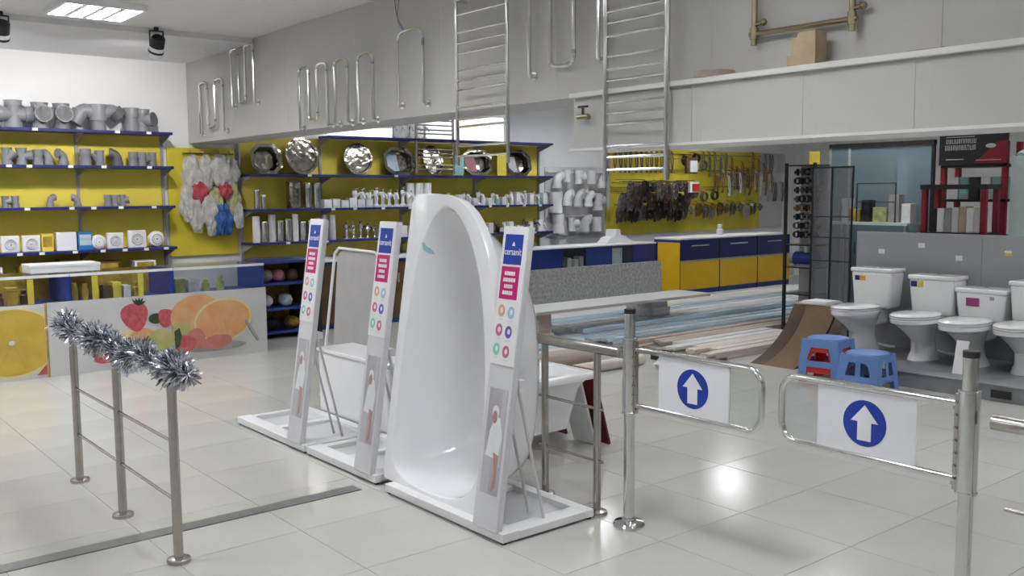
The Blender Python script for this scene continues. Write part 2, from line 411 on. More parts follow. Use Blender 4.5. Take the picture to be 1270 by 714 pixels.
def ladder(x, y0, y1, z0, z1, rungs, r, label, m='chrome', rr=None, axis='y'):
    t = thing('ladder_rail', label, 'towel rail', (x, y0, z0))
    f = (lambda a, d, z: (d, a-y0, z-z0)) if axis == 'y' else (lambda a, d, z: (a-y0, d, z-z0))
    for yy in (y0, y1): MB().cyl(f(yy, 0, z0), f(yy, 0, z1), r, n=12).build('upright', m, t)
    for z in rungs:
        b = .02
        MB().tube([f(y0, 0, z), f(y0+(y1-y0)*.5, -b*.3, z), f(y1, 0, z)], rr or r*.6, 8).build('rung', m, t)
    if axis == 'y':
        for yy in (y0, y1):
            MB().cyl(f(yy, 0, z1-.12), (BX-x, yy-y0, z1-.12-z0), .012).build('wall_mount', m, t)
    return t
ladder(BX-.09, 5.37, 4.82, 1.79, 3.02, [2.97, 2.90, 2.80, 2.68, 2.61, 2.54, 2.43, 2.36, 2.30, 2.18, 2.10, 2.05, 1.92, 1.85], .0125, 'tall chrome ladder towel rail beside the wide arch rail', rr=.008)
ladder(BX-.2, 3.82, 3.37, 1.66, 2.95, [2.92, 2.86, 2.80, 2.69, 2.58, 2.52, 2.45, 2.34, 2.27, 2.21, 2.09, 2.03, 1.97, 1.85, 1.79, 1.72], .016, 'tall chrome ladder towel rail with thick uprights in front of the ledge', rr=.0085)
l3 = ladder(7.2, 6.82, 7.40, 1.835, 2.56, [2.52, 2.46, 2.40, 2.35, 2.28, 2.15, 2.10, 2.05, 1.95, 1.90], .018, 'small steel ladder rail standing on the shelf of sinks', m='steel', rr=.01, axis='x')
l3.location = (6.82, 10.27, 1.845)
# brass rail
t = thing('brass_towel_rail', 'dull brass towel rail with side knobs hung above the ledge', 'towel rail', (BX-.05, 2.94, 2.31))
for dy in (0, -.53):
    MB().cyl((0, dy, 0), (0, dy, .70), .015).cyl((0, dy, .03), (0, dy, .085), .021).build('upright', 'brass', t)
    MB().cyl((0, dy, .10), (0, dy-.05, .105), .011).sphere((0, dy-.055, .105), .017, 8).build('knob', 'brass', t)
    MB().cyl((0, dy, .5), (.05, dy, .5), .012).build('wall_mount', 'brass', t)
for zz in (.055, .62): MB().cyl((0, .025, zz), (0, -.555, zz), .013).build('crossbar', 'brass', t)
t = thing('wall_valve', 'small dark brass valve on the partition beside the thick ladder rail', 'valve', (BX-.1335, 4.02, 2.03))
MB().cyl((0, 0, 0), (-.06, 0, 0), .014).cyl((-.05, -.045, 0), (-.05, .045, 0), .014).build('body', 'brass', t)
MB().cyl((-.05, 0, 0), (-.05, 0, .05), .008).bx(-.058, -.042, -.035, .035, .05, .062).build('handle', 'darkmetal', t)
# things on the ledge
LZ = 2.172
solo('tape_roll', MB().lathe([(.05, 0), (.105, 0), (.105, .035), (.05, .035), (.05, 0)], 28, cap=False), 'rosebeige', (BX-.09+.02, 3.17, LZ), 'flat brown roll of tape lying on the ledge', 'tape')
bxm = MB().prism([(0, 0), (.15, 0), (.15, .15), (.06, .15), (.05, .12), (.03, .13), (.02, .05), (0, .05)], 0, .09)
o = bxm.build('torn_carton', 'tan'); o.matrix_world = face_frame((BX-.06, 2.68, LZ)) ; tag(o, 'torn beige cardboard box standing on the ledge under the brass rail', 'box')
solo('paper_sheet', MB().bx(-.05, .05, -.12, .12, 0, .004).bx(-.03, .04, -.10, .06, .004, .010), 'rosebeige', (BX-.09, 2.05, LZ), 'thin brown sheet lying flat on the ledge', 'sheet')

# ------------------------------------------------------------------ handrails, garland and gates
def handrail(name, label, x, posts, ytop0, ytop1, ztop, rt_, rp, bars, bar_ends, m='steel'):
    t = thing(name, label, 'handrail', (x, posts[0], 0))
    y0 = posts[0]
    for y in posts:
        p = MB().cyl((0, y-y0, 0), (0, y-y0, ztop), rp, n=18).build('post', m, t)
        MB().lathe([(.05, 0), (.052, .008), (.05, .018), (.03, .024)], 24, Matrix.Translation((0, y-y0, 0))).build('base_flange', m, p)
    MB().cyl((0, ytop0-y0, ztop), (0, ytop1-y0, ztop), rt_, n=18).build('top_rail', m, t)
    for z in bars:
        MB().cyl((-rp*0-.0, bar_ends[0]-y0, z), (0, bar_ends[1]-y0, z), .0075, n=10).build('crossbar', m, t)
    return t
handrail('handrail', 'three-post steel handrail wrapped in silver tinsel', 1.41, [4.05, 4.82, 5.58], 3.90, 5.75, .845, .021, .021, [.535, .275], (4.05, 5.58))
handrail('handrail', 'two-post steel handrail between the bathtub stand and the gate post', 3.24, [3.31, 3.70], 3.15, 3.745, .836, .028, .019, [.535, .270], (3.27, 3.745))
handrail('handrail', 'steel handrail reaching away from the gate beside the blue and red stools view', 3.24, [1.0, .2], 1.41, -.4, .818, .026, .019, [.53, .27], (1.36, -.4))
# garland
gm = MB(); rng = random.Random(3)
for k in range(8500):
    f_ = rng.random(); y = 5.80-f_*1.98
    lump = 1+.28*math.sin(f_*23)+.18*math.sin(f_*51+1)
    ang = rng.random()*2*math.pi
    sag = .012*math.sin(f_*19)
    c = Vector((1.41+.02*math.sin(f_*31), y, .865+sag+.01*math.cos(f_*27)))
    L = (.030+.042*rng.random())*lump
    d = Vector((math.cos(ang), rng.uniform(-.55, .55), math.sin(ang))).normalized()
    tg = Vector((rng.uniform(-1, 1), rng.uniform(-1, 1), rng.uniform(-1, 1))).cross(d).normalized()*rng.uniform(.0025, .006)
    bend = Vector((rng.uniform(-1, 1), rng.uniform(-1, 1), rng.uniform(-1, 1)))*.015
    p0 = c; p1 = c+d*L*.55+bend*.3; p2 = c+d*L+bend
    gm.quadset([p0-tg, p0+tg, p1+tg, p1-tg, p2+tg*.6, p2-tg*.6], [(0, 1, 2, 3), (3, 2, 4, 5)])
gm.tube([(1.41, 3.86, .866), (1.41, 5.80, .866)], .024, 10)
tag(gm.build('tinsel_garland', 'foil', smooth=False), 'shaggy silver tinsel garland wound along the top of a handrail', 'garland')

def gate(y, sgn, label):
    t = thing('swing_gate', label, 'gate', (3.235, y, 0))
    MB().cyl((0, 0, 0), (0, 0, 1.035), .026, n=24).build('post', 'chrome', t)
    MB().lathe([(.075, 0), (.077, .012), (.070, .024), (.034, .032), (.034, .045)], 28).build('base_flange', 'chrome', t)
    MB().cyl((0, 0, 1.03), (0, 0, 1.052), .0275, n=24).build('cap', 'blackcap', t)
    s_ = MB().lathe([(.030, .55), (.037, .552), (.037, .56), (.0345, .562), (.0345, .905), (.037, .907), (.037, .915), (.030, .917)], 28)
    s_.build('sleeve', 'chrome', t)
    pl = MB()
    pl.bx(-.012, .012, min(sgn*.03, sgn*.045), max(sgn*.03, sgn*.045), .56, .90)
    for k in range(7): pl.cyl((-.013, sgn*.04, .60+k*.045), (-.018, sgn*.04, .60+k*.045), .005, n=8)
    pl.build('hinge_plate', 'steel', t)
    r = .075; e = .75
    top, bot = .864, .597
    path = [(0, sgn*.04, top)]
    path += [(0, sgn*(e-r+r*math.sin(R(a))), top-r+r*math.cos(R(a))) for a in range(0, 91, 15)]
    path += [(0, sgn*(e-r+r*math.cos(R(a))), bot+r-r*math.sin(R(a))) for a in range(0, 91, 15)]
    path += [(0, sgn*.04, bot)]
    MB().tube(path, .0135, 12).build('arm', 'chrome', t)
    for z in (top, bot): MB().cyl((0, sgn*.05, z-.022), (0, sgn*.05, z), .006, n=8).build('bolt', 'steel', t)
    a, b = sorted((sgn*.185, sgn*.585))
    p = MB().bx(-.003, .003, a, b, bot+.008, top-.008).build('sign_plate', 'plate', t)
    u0_ = -(a+b)/2
    fr = Matrix.Translation((-.0035, 0, 0)) @ face_frame((0, 0, 0))
    MB().prism(disc(u0_, .729, .088, n=48), 0, .001, fr).build('blue_disc', 'signblue', p)
    A = [(-.028, -.066), (.028, -.066), (.028, .005), (.056, .005), (0, .070), (-.056, .005), (-.028, .005)]
    MB().prism([(u0_+x, .729+z) for x, z in A], .001, .002, fr).build('arrow', 'plate', p)
    # the clear rest of the panel towards the tip
    c0, c1 = sorted((sgn*.585, sgn*.735))
    MB().bx(-.0015, .0015, c0, c1, bot+.02, top-.02).build('clear_panel', 'clear', t)
    return t
gate(3.086, -1, 'chrome swing gate with arrow sign, joined to the two-post handrail')
gate(1.489, 1, 'chrome swing gate with arrow sign, its post in front of the toilets')
solo('rail_clamp', MB().cyl((0, 0, -.02), (0, 0, .02), .034, n=18).cyl((0, .02, 0), (0, .045, 0), .024, n=14), 'steel', (3.235, 3.125, .836), 'small steel clamp between handrail end and gate post', 'clamp')

# ------------------------------------------------------------------ bathtub stands
def sign_column(t, origin, s, wd=.18, H=1.41):
    fr = face_frame(origin, s)
    col = MB().bx(0, wd, 0, H, -.035, 0).build('sign_column', 'standgrey', t, mtx=fr, bevel=.003)
    MB().bx(.004, wd-.004, .765, H-.002, 0, .004).build('white_board', 'white', col)
    MB().bx(.022, wd-.028, 1.232, 1.372, .004, .005).build('blue_panel', 'signblue', col)
    text('logo_lettering', 'cersanit', .046, 'white', col, Matrix.Translation((wd/2-.003, 1.290, .0055)), squash=.84)
    MB().prism([(wd/2-.013, 1.318), (wd/2+.007, 1.318), (wd/2+.003, 1.330), (wd/2-.003, 1.338), (wd/2-.009, 1.330)], .005, .006).build('logo_mark', 'white', col)
    MB().bx(.018, wd-.032, 1.070, 1.222, .004, .005).build('magenta_panel', 'magenta', col)
    tl = MB()
    for z, a, b in ((1.190, .045, .125), (1.160, .038, .132), (1.130, .050, .115), (1.100, .042, .120)):
        x = a
        for k in range(6):
            x2 = min(b, x+(b-a)/5.2)
            if x2 > x+.004: tl.bx(x, x2-.003, z-.009, z+.009, .005, .006)
            x = x2
    tl.build('text_lines', 'white', col)
    for (u_, v_, m_) in ((.050, 1.015, 'p_peach'), (.120, 1.010, 'p_aqua'), (.046, .925, 'p_rose'), (.116, .920, 'p_violet'), (.042, .835, 'p_mint'), (.112, .828, 'p_rose')):
        MB().prism(disc(u_, v_, .024, .029, 18), .004, .0055).prism(disc(u_+.003, v_+.002, .010, .013, 10), .0055, .006, mi=1).build('icon', [m_, 'white'], col)
        MB().bx(u_-.018, u_+.018, v_-.042, v_-.038, .004, .005).build('caption', 'standgrey', col)
    ph = MB().bx(.028, wd-.022, .165, .655, 0, .002)
    ph.bx(.028, .09, .165, .36, .002, .0025, 1)                      # tub side in the picture
    ph.bx(.125, .158, .30, .655, .002, .0025, 1)
    ph.prism([(.045, .34), (.135, .33), (.15, .44), (.125, .52), (.09, .53), (.06, .46)], .0025, .003, mi=2)   # white towel
    ph.prism(disc(.088, .545, .024, .032, 14), .003, .0035, mi=2)
    ph.prism(disc(.086, .522, .017, .030, 14), .0035, .004, mi=3)
    ph.prism([(.10, .36), (.14, .35), (.135, .20), (.115, .18), (.108, .18), (.118, .27)], .003, .0035, mi=3)
    ph.build('photo_print', ['p_photo', 'p_photolight', 'p_towel', 'p_skin'], col)
    return col
def stand(label, y0, y1, x0=2.605, x1=3.18, s=.152, bars=True):
    t = thing('bathtub_stand', label, 'display stand', (x0, y0, 0))
    Wd = y1-y0
    tr = MB().bx(0, .10, 0, Wd, .012, .055).bx(x1-x0-.06, x1-x0, 0, Wd, .012, .05).bx(.10, x1-x0-.06, 0, .10, .012, .05).bx(.10, x1-x0-.06, Wd-.06, Wd, .012, .05)
    tr.bx(.10, x1-x0-.06, Wd*.55, Wd*.55+.06, .012, .045)
    tr.build('tray', 'white', t, bevel=.003)
    MB().bx(.1, x1-x0-.06, .02, Wd-.02, .010, .022).build('tray_floor', 'greywhite', t)
    for dx in (.01, x1-x0-.03):
        for dy in (.01, Wd-.03): MB().bx(dx, dx+.02, dy, dy+.02, 0, .014).build('foot', 'black', t)
    sign_column(t, (-.012, .215, .05), s)
    # struts from the column to the back of the tray
    for dy in (.06, .17):
        MB().tube([(.14, dy, .72), (.30, dy, .05)], .008, 8).build('strut', 'greywhite', t)
    MB().bx(.132, .17, .035, .215, .70, .74).build('strut_block', 'standgrey', t)
    return t
stand('display stand with sign column holding the upright white bathtub', 3.27, 4.28)
stand('display stand with sign column and empty tray next to the standing bathtub', 4.43, 5.24, x0=2.635)
stand('display stand with sign column and empty tray facing the fruit picture counter', 5.27, 6.28, x0=2.635)

# --- upright bathtub
def ray_poly(poly, c, a):
    d = (math.cos(a), math.sin(a)); best = None
    for i in range(len(poly)):
        p = poly[i]; q = poly[(i+1) % len(poly)]
        ex, ey = q[0]-p[0], q[1]-p[1]; den = d[0]*ey-d[1]*ex
        if abs(den) < 1e-9: continue
        t_ = ((p[0]-c[0])*ey-(p[1]-c[1])*ex)/den; k = ((p[0]-c[0])*d[1]-(p[1]-c[1])*d[0])/den
        if t_ > 0 and -1e-6 <= k <= 1+1e-6: best = t_ if best is None else max(best, t_)
    return (c[0]+d[0]*best, c[1]+d[1]*best)
def chaikin(poly, n):
    for _ in range(n):
        Q = []
        for i in range(len(poly)):
            p = poly[i]; q = poly[(i+1) % len(poly)]
            Q += [(p[0]*.75+q[0]*.25, p[1]*.75+q[1]*.25), (p[0]*.25+q[0]*.75, p[1]*.25+q[1]*.75)]
        poly = Q
    return poly
def make_tub():
    t = thing('bathtub', 'white acrylic bathtub standing on end with one straight and one curved side', 'bathtub', (2.66, 4.40, .05))
    fr = face_frame((0, 0, 0), .150) @ Matrix.Diagonal((1.12, 1.012, 1.12, 1))
    outer = [(0, 0), (0, .06), (0, 1.515), (.012, 1.54), (.05, 1.547), (.20, 1.548), (.30, 1.54), (.40, 1.515), (.50, 1.455), (.58, 1.37), (.65, 1.26), (.71, 1.12), (.755, .95), (.79, .75), (.815, .5), (.83, .25), (.835, .05), (.83, 0)]
    inner = chaikin([(.075, .10), (.055, .45), (.065, .85), (.10, 1.18), (.17, 1.38), (.25, 1.47), (.335, 1.475), (.44, 1.40), (.54, 1.26), (.62, 1.08), (.68, .85), (.725, .60), (.745, .35), (.735, .18), (.66, .06), (.50, .025), (.30, .025), (.15, .045)], 2)
    flr = chaikin([(.25, .36), (.24, .60), (.25, .85), (.29, .95), (.42, .97), (.50, .93), (.555, .75), (.57, .5), (.56, .36), (.50, .27), (.40, .25), (.30, .28)], 2)
    c = (.41, .62); N = 120
    angs = [2*math.pi*i/N+.013 for i in range(N)]
    ro = [ray_poly(outer, c, a) for a in angs]; ri = [ray_poly(inner, c, a) for a in angs]; rf = [ray_poly(flr, c, a) for a in angs]
    lerp = lambda A, B, k, w_: [(a[0]*(1-k)+b[0]*k, a[1]*(1-k)+b[1]*k, w_) for a, b in zip(A, B)]
    rings = [lerp(ro, ri, .0, -.045), lerp(ro, ri, 0, -.008), lerp(ro, ri, .06, 0), lerp(ro, ri, .80, .0), lerp(ro, ri, .95, -.004), lerp(ri, rf, .008, -.016), lerp(ri, rf, .03, -.06),
             lerp(ri, rf, .16, -.14), lerp(ri, rf, .30, -.24), lerp(ri, rf, .46, -.32), lerp(ri, rf, .64, -.37), lerp(ri, rf, .82, -.392), lerp(ri, rf, .95, -.398), lerp(ri, rf, 1.0, -.399)]
    tr = lambda R_: [fr @ Vector(p) for p in R_]
    body = MB().loft([tr(q) for q in rings], False, True)
    body.build('basin', 'acrylic', t)
    orr = [lerp(ro, ri, .02, -.045), lerp(ro, ri, .55, -.046), lerp(ri, rf, -.04, -.06), lerp(ri, rf, .08, -.15), lerp(ri, rf, .22, -.26), lerp(ri, rf, .42, -.36), lerp(ri, rf, .66, -.41), lerp(ri, rf, 1.0, -.425)]
    MB().loft([tr(q) for q in orr], False, True).build('outer_shell', 'acrylic', t)
    MB().prism(disc(.40, .34, .032, n=24), -.399, -.392, fr).build('drain', 'chrome', t)
    from mathutils.bvhtree import BVHTree
    bv = BVHTree.FromPolygons([Vector(p) for p in body.v], body.f)
    nrm = (fr.to_3x3() @ Vector((0, 0, 1))).normalized(); G = 7; top_, bot_ = [], []
    for a in range(G):
        for b in range(G):
            hit = bv.ray_cast(fr @ Vector((.126+.009*a/(G-1), 1.232+.055*b/(G-1), .3)), -nrm)
            nn = hit[1].normalized(); nn = nn if nn.dot(nrm) > 0 else -nn
            top_.append(hit[0]+nn*.0035); bot_.append(hit[0]+nn*.001)
    fs = [(a*G+b, a*G+b+1, (a+1)*G+b+1, (a+1)*G+b) for a in range(G-1) for b in range(G-1)]
    edge = [k for k in range(G)]+[k*G+G-1 for k in range(1, G)]+[(G-1)*G+k for k in range(G-2, -1, -1)]+[k*G for k in range(G-2, 0, -1)]
    fs2 = [tuple(i_+G*G for i_ in f)[::-1] for f in fs]+[(edge[k], edge[(k+1) % len(edge)], edge[(k+1) % len(edge)]+G*G, edge[k]+G*G) for k in range(len(edge))]
    MB().quadset(top_+bot_, fs+fs2).build('sticker', 'p_aqua', t)
    return t
make_tub()

# ------------------------------------------------------------------ things behind the stands
t = thing('bath_box', 'white bath panel box standing behind the empty stand trays', 'box', (3.20, 5.20, 0))
MB().bx(.01, .30, .01, .96, .03, .47).build('body', 'acrylic', t, bevel=.02, seg=3)
MB().bx(0, .31, 0, .97, .47, .50).build('rim', 'acrylic', t, bevel=.008)
MB().bx(.03, .28, .03, .94, 0, .05).build('base', 'greywhite', t)
t = thing('shower_board', 'grey board in a slim white easel frame behind the sign columns', 'board', (3.54, 5.96, 0))
fr = face_frame((0, 0, 0), .08)
MB().prism([(-.66+.02, .0), (0-.02, .0), (-.02, 1.10), (-.05, 1.16), (-.56, 1.17), (-.62, 1.14), (-.64, 1.08)], -.02, 0, fr).build('panel', 'midgrey', t, bevel=.004)
for (a, b) in (((-.80, 0), (-.66, 1.14)), ((.12, 0), (-.01, 1.14))):
    p0 = fr @ Vector((a[0], a[1], .0)); p1 = fr @ Vector((b[0], b[1], .01))
    MB().tube([p0, p1], .012, 8).build('frame_leg', 'white', t)
MB().tube([fr @ Vector((-.66, 1.14, .01)), fr @ Vector((-.60, 1.185, .01)), fr @ Vector((-.06, 1.175, .01)), fr @ Vector((-.01, 1.14, .01))], .010, 8).build('frame_top', 'white', t)

# white bath lying behind the two-post rail with boards leaned on it
t = thing('white_bath', 'white bath lying on legs behind the two-post handrail', 'bathtub', (3.42, 4.05, 0))
rim = [(0, 0), (.75, 0), (.75, 1.5), (0, 1.5)]
rg = lambda k, z: [(.0+k, .0+k, z*.93), (.56-k, 0+k, z*.93), (.56-k, 1.0-k, z*.93), (k, 1.0-k, z*.93)]
MB().loft([rg(0, .52), rg(-.005, .545), rg(.005, .565), rg(.07, .565), rg(.10, .5), rg(.16, .22), rg(.22, .18)], False, True).build('basin', 'acrylic', t, bevel=.01)
MB().loft([rg(.01, .525), rg(.05, .52), rg(.09, .45), rg(.14, .18), rg(.2, .15)], False, True).build('outer_shell', 'acrylic', t)
for dx in (.20, .36):
    for dy in (.25, .75): MB().cyl((dx, dy, 0), (dx, dy, .2), .014).build('leg', 'steel', t)
for (m_, x, y1, wd, h, lab_) in (('white', 4.13, 4.44, .20, .50, 'white bath panel leaning against the side of the lying bath'), ('darkred', 4.20, 4.42, .24, .52, 'dark red bath panel leaning right behind the white panel'), ('darkred', 4.17, 4.95, .40, .48, 'dark red bath panel leaning behind the far half of the lying bath')):
    o = MB().bx(0, wd, 0, h, -.018, 0).build('leaning_board', m_, bevel=.004)
    o.matrix_world = face_frame((x, y1, .005), -.30); tag(o, lab_, 'panel')

# ------------------------------------------------------------------ counters
def goods_row(x0, x1, y, z, n, mats, hmin, hmax, label, cat, group, name='boxed_fitting', dep=.12):
    wx = (x1-x0)/n
    for k in range(n):
        h = random.uniform(hmin, hmax); m_ = random.choice(mats); w_ = wx*random.uniform(.6, .9)
        kind = random.random()
        mb = MB()
        if kind < .5: mb.bx(-w_/2, w_/2, -dep/2, dep/2, 0, h*.85).bx(-w_/2*1.03, w_/2*1.03, -dep/2*1.03, dep/2*1.03, h*.8, h)
        else: mb.lathe([(w_*.42, 0), (w_*.42, h*.62), (w_*.30, h*.70), (w_*.30, h)], 14)
        solo(name, mb, m_, (x0+wx*(k+.5), y+random.uniform(-.02, .02), z), label, cat, group, bevel=.002)
def counter(x0, x1, label, y=9.06, d=.6, top=.905, print_=None, lower='p_bg', glass_in='brown', navy_end=True, split=.655):
    t = thing('display_counter', label, 'counter', (x0, y, 0)); W_ = x1-x0
    low = MB().bx(0.003, W_-.003, 0, .02, .0, split).build('front_panel', lower, t)
    MB().bx(.01, W_-.01, .02, d, .0, split-.02).build('body', 'navy', t)
    MB().bx(0, .018, .02, d, split-.02, top-.012).build('side_panel', 'navy', t)
    MB().bx(W_-.03, W_, .0, d, split-.02, top-.012).build('side_panel', 'navy', t)
    MB().bx(.018, W_-.03, d-.02, d, split-.02, top-.012).build('back_panel', 'gold' if x1 < 3.5 else 'greywhite', t)
    MB().bx(.018, W_-.03, .004, .010, split, top-.012).build('front_glass', 'clear', t)
    MB().bx(0, W_, -.01, d, top-.012, top).build('top_glass', 'clear', t)
    MB().bx(0, W_, -.018, -.006, top-.022, top+.002).build('front_edge', 'white', t)  # white colour puts the highlight along the counter's top edge into the part
    return t, low
# three glass counters behind two printed boards
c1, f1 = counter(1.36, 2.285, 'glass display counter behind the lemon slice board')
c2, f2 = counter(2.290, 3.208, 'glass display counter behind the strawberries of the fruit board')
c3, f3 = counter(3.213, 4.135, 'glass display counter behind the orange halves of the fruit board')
lemon = thing('printed_board', 'printed board with one huge yellow citrus slice', 'printed board', (1.36, 9.04, 0))
f1 = MB().bx(0, .705, 0, .018, 0, .655).build('sheet', 'p_bg', lemon); MB().bx(.705, .718, -.004, .018, 0, .66).build('edge_strip', 'gold', lemon)
fruit = thing('printed_board', 'long printed board with strawberries and orange halves', 'printed board', (2.085, 9.04, 0))
f2 = MB().bx(0, 2.06, 0, .018, 0, .662).build('sheet', 'p_bg', fruit)
def fp(parent, name, shapes, z0=.0005):
    mats = []; mb = MB(); fr = front_frame((0, 0, 0)); k = 0
    for poly, m_ in shapes:
        if m_ not in mats: mats.append(m_)
        mb.prism(poly, .0, z0+.0006*(k+1), fr, mats.index(m_)); k += 1
    return mb.build(name, mats, parent, smooth=False)
ph = lambda x: x-1.36
sl = []
cx_, cz_ = ph(1.79), .335
sl.append((disc(cx_, cz_, .40, .315, 40), 'p_rind')); sl.append((disc(cx_, cz_, .375, .29, 40), 'p_slice'))
def clip(poly, u0_, u1_, v0_, v1_): return [(min(max(u, u0_), u1_), min(max(v, v0_), v1_)) for u, v in poly]
wedge = []
for k in range(9):
    a = R(k*40+8); b = R(k*40+40)
    wedge.append(([(cx_+.04*math.cos((a+b)/2), cz_+.03*math.sin((a+b)/2)), (cx_+.35*math.cos(a), cz_+.27*math.sin(a)), (cx_+.362*math.cos((a+b)/2), cz_+.28*math.sin((a+b)/2)), (cx_+.35*math.cos(b), cz_+.27*math.sin(b))], 'p_slice'))
sl = [(clip(p, .02, .70, .02, .63), m_) for p, m_ in sl]
sl += [(clip(p, .02, .70, .02, .63), m_) for p, m_ in wedge]
sl.append((disc(cx_, cz_, .025, .02, 12), 'p_bg'))
sl.append(([(.62, .03), (.70, .03), (.70, .12)], 'p_straw'))
fp(f1, 'fruit_print', sl)
def straw(cu, cv, s_, rot):
    P = [(-.5, .25), (-.35, .48), (0, .55), (.35, .48), (.5, .25), (.42, -.1), (.2, -.42), (0, -.52), (-.2, -.42), (-.42, -.1)]
    c_, n_ = math.cos(rot), math.sin(rot); return chaikin([(cu+s_*(x*c_-y*n_), cv+s_*(x*n_+y*c_)) for x, y in P], 1)
def leaf(cu, cv, s_, rot):
    out = []
    for k in range(5):
        a = rot+R(-50+25*k+90)
        out.append(([(cu, cv), (cu+s_*.5*math.cos(a-.3), cv+s_*.5*math.sin(a-.3)), (cu+s_*math.cos(a), cv+s_*math.sin(a)), (cu+s_*.5*math.cos(a+.3), cv+s_*.5*math.sin(a+.3))], 'p_leaf'))
    return out
# panel 2 covers px 62..~213 : left corner strawberry, two strawberries, peach slice, lime
s2 = [(disc(.30, .10, .14, .03), 'p_shadow'), (disc(.62, .17, .28, .05), 'p_shadow')]
s2 += [(straw(.28, .15, .20, R(70)), 'p_straw')] + leaf(.20, .17, .06, R(80))
s2 += [(disc(.50, .29, .11, .07, 20), 'p_rind'), (disc(.60, .28, .12, .075, 20, .2), 'p_orange')]
s2 += [(straw(.55, .46, .26, R(10)), 'p_straw')] + leaf(.58, .575, .085, R(-10))
s2 += [(disc(.74, .44, .07, .05), 'p_leaf'), (disc(.78, .23, .125, .105, 24, -.2), 'p_lime'), (straw(.835, .43, .17, R(-15)), 'p_straw')]
s2 = [(clip(p, -.19, 1.2, .01, .645), m_) for p, m_ in s2]
s2 = [([(u+.205, v) for u, v in p], m_) for p, m_ in s2]
s3 = [(disc(.36, .115, .34, .045), 'p_shadow'), (disc(.22, .42, .27, .215, 30), 'p_orange'), (disc(.05, .30, .09, .10, 20), 'p_lime'), (disc(.47, .37, .30, .215, 32, .15), 'p_rind'), (disc(.47, .37, .275, .195, 32, .15), 'p_orange')]
for k in range(8):
    a = R(k*45+10); b = R(k*45+47)
    s3.append(([(.47+.03*math.cos((a+b)/2), .37+.02*math.sin((a+b)/2)), (.47+.24*math.cos(a), .37+.17*math.sin(a)), (.47+.24*math.cos(b), .37+.17*math.sin(b))], 'p_orange'))
s3 += [(straw(.20, .20, .20, R(40)), 'p_pinkfruit'), (disc(.40, .16, .15, .07, 20, .1), 'p_pinkfruit'), (straw(.10, .17, .19, R(100)), 'p_straw'), ([(-.02, .30), (.03, .33), (.05, .25), (.03, .16), (-.01, .13)], 'p_leaf'), ([(.70, .36), (.84, .14), (.82, .13), (.69, .33)], 'p_shadow')]
s3 = [(clip(p, -.4, .917, .01, .645), m_) for p, m_ in s3]
fp(f2, 'fruit_print', s2+[([(u+1.128, v) for u, v in p], m_) for p, m_ in s3])
goods_row(1.42, 2.02, 9.34, .636, 6, ['gold', 'brown', 'yellow', 'gold'], .10, .19, 'small brass-coloured fitting inside the counter behind the citrus slice board', 'fitting', 'goods in the lemon counter')
goods_row(2.35, 3.0, 9.34, .636, 7, ['gold', 'brown', 'yellow', 'white'], .10, .19, 'small brass-coloured fitting inside the counter behind the strawberries', 'fitting', 'goods in the strawberry counter')
goods_row(3.30, 3.85, 9.34, .636, 4, ['bagclear', 'white', 'baggreen'], .12, .2, 'pale packet inside the counter behind the orange halves', 'packet', 'goods in the orange counter', name='packet')
for x, w_ in ((1.45, .05), (1.98, .05), (2.52, .05), (2.93, .05)):
    solo('yellow_divider', MB().bx(-w_/2, w_/2, -.004, .004, 0, .235).bx(-w_/2-.01, w_/2+.01, -.03, .03, 0, .006), 'yellow', (x, 9.12, .636), 'upright yellow divider card behind the counter glass', 'divider', 'yellow dividers in the counters')
t = thing('long_white_box', 'long flat white box lying across the fruit picture counters', 'box', (2.02, 9.28, .905))
MB().bx(0, .60, 0, .30, 0, .055).build('body', 'white', t, bevel=.004); MB().bx(-.004, .604, -.004, .304, .05, .078).build('lid', 'white', t, bevel=.003)

# yellow-front counters and the navy ones
def ycounter(x0, x1, label, y=9.06, end=False):
    t = thing('storage_counter', label, 'counter', (x0, y, 0)); W_ = x1-x0; d = .5
    MB().bx(0, W_, .03, d, 0, .90).build('body', 'navy', t)
    MB().bx(.008, W_-.008, .01, .03, 0, .165).build('plinth', 'navy', t)
    MB().bx(.008, W_-.008, .0, .03, .17, .572).build('door', 'ctryellow', t, bevel=.003)
    MB().bx(.008, W_-.008, .006, .03, .60, .90).build('upper_panel', 'navydeep', t)
    MB().bx(-.006, .006, -.002, .03, 0, .90).build('seam_post', 'black', t)
    MB().bx(.25, W_-.25, .0, .006, .80, .815).build('handle', 'chrome', t)
    MB().bx(.0, W_, -.004, .03, .574, .60).build('rail', 'midgrey', t)
    MB().bx(0, W_, -.01, d, .90, .925).build('top', 'white', t, bevel=.003)
    if end: MB().bx(-.012, 0.0, .0, .42, 0, .86).build('end_panel', 'ctryellow', t)
    return t
ycounter(10.53, 11.43, 'yellow-fronted counter with a yellow end panel beside the speckled worktop', end=True)
ycounter(11.433, 12.36, 'yellow-fronted counter in the middle of three')
ycounter(12.363, 13.22, 'yellow-fronted counter at the free end of three, by the fittings rack')
def ncounter(x0, x1, label, y=9.5, top=.86):
    t = thing('display_counter', label, 'counter', (x0, y, 0)); W_ = x1-x0; d = .45
    MB().bx(0, W_, .02, d, 0, .55).build('body', 'navy', t)
    MB().bx(.02, W_-.02, .35, .37, .55, top-.02).build('back_panel', 'navy', t)
    for a in (0, W_-.02): MB().bx(a, a+.02, 0, d, .55, top-.02).build('side_panel', 'navy', t)
    MB().bx(.02 if W_ < .6 or x0 < 9 and W_ < .6 else .45, W_-.02, .006, .012, .55, top-.02).build('front_panel', 'navy', t)
    if W_ > .6: MB().bx(.02, .45, .006, .010, .55, top-.02).build('front_glass', 'clear', t)
    MB().bx(0, W_, -.01, d, top-.02, top).build('top', 'white', t, bevel=.003)
    return t
ncounter(8.08, 8.62, 'short navy glass-front counter beside the white display panel')
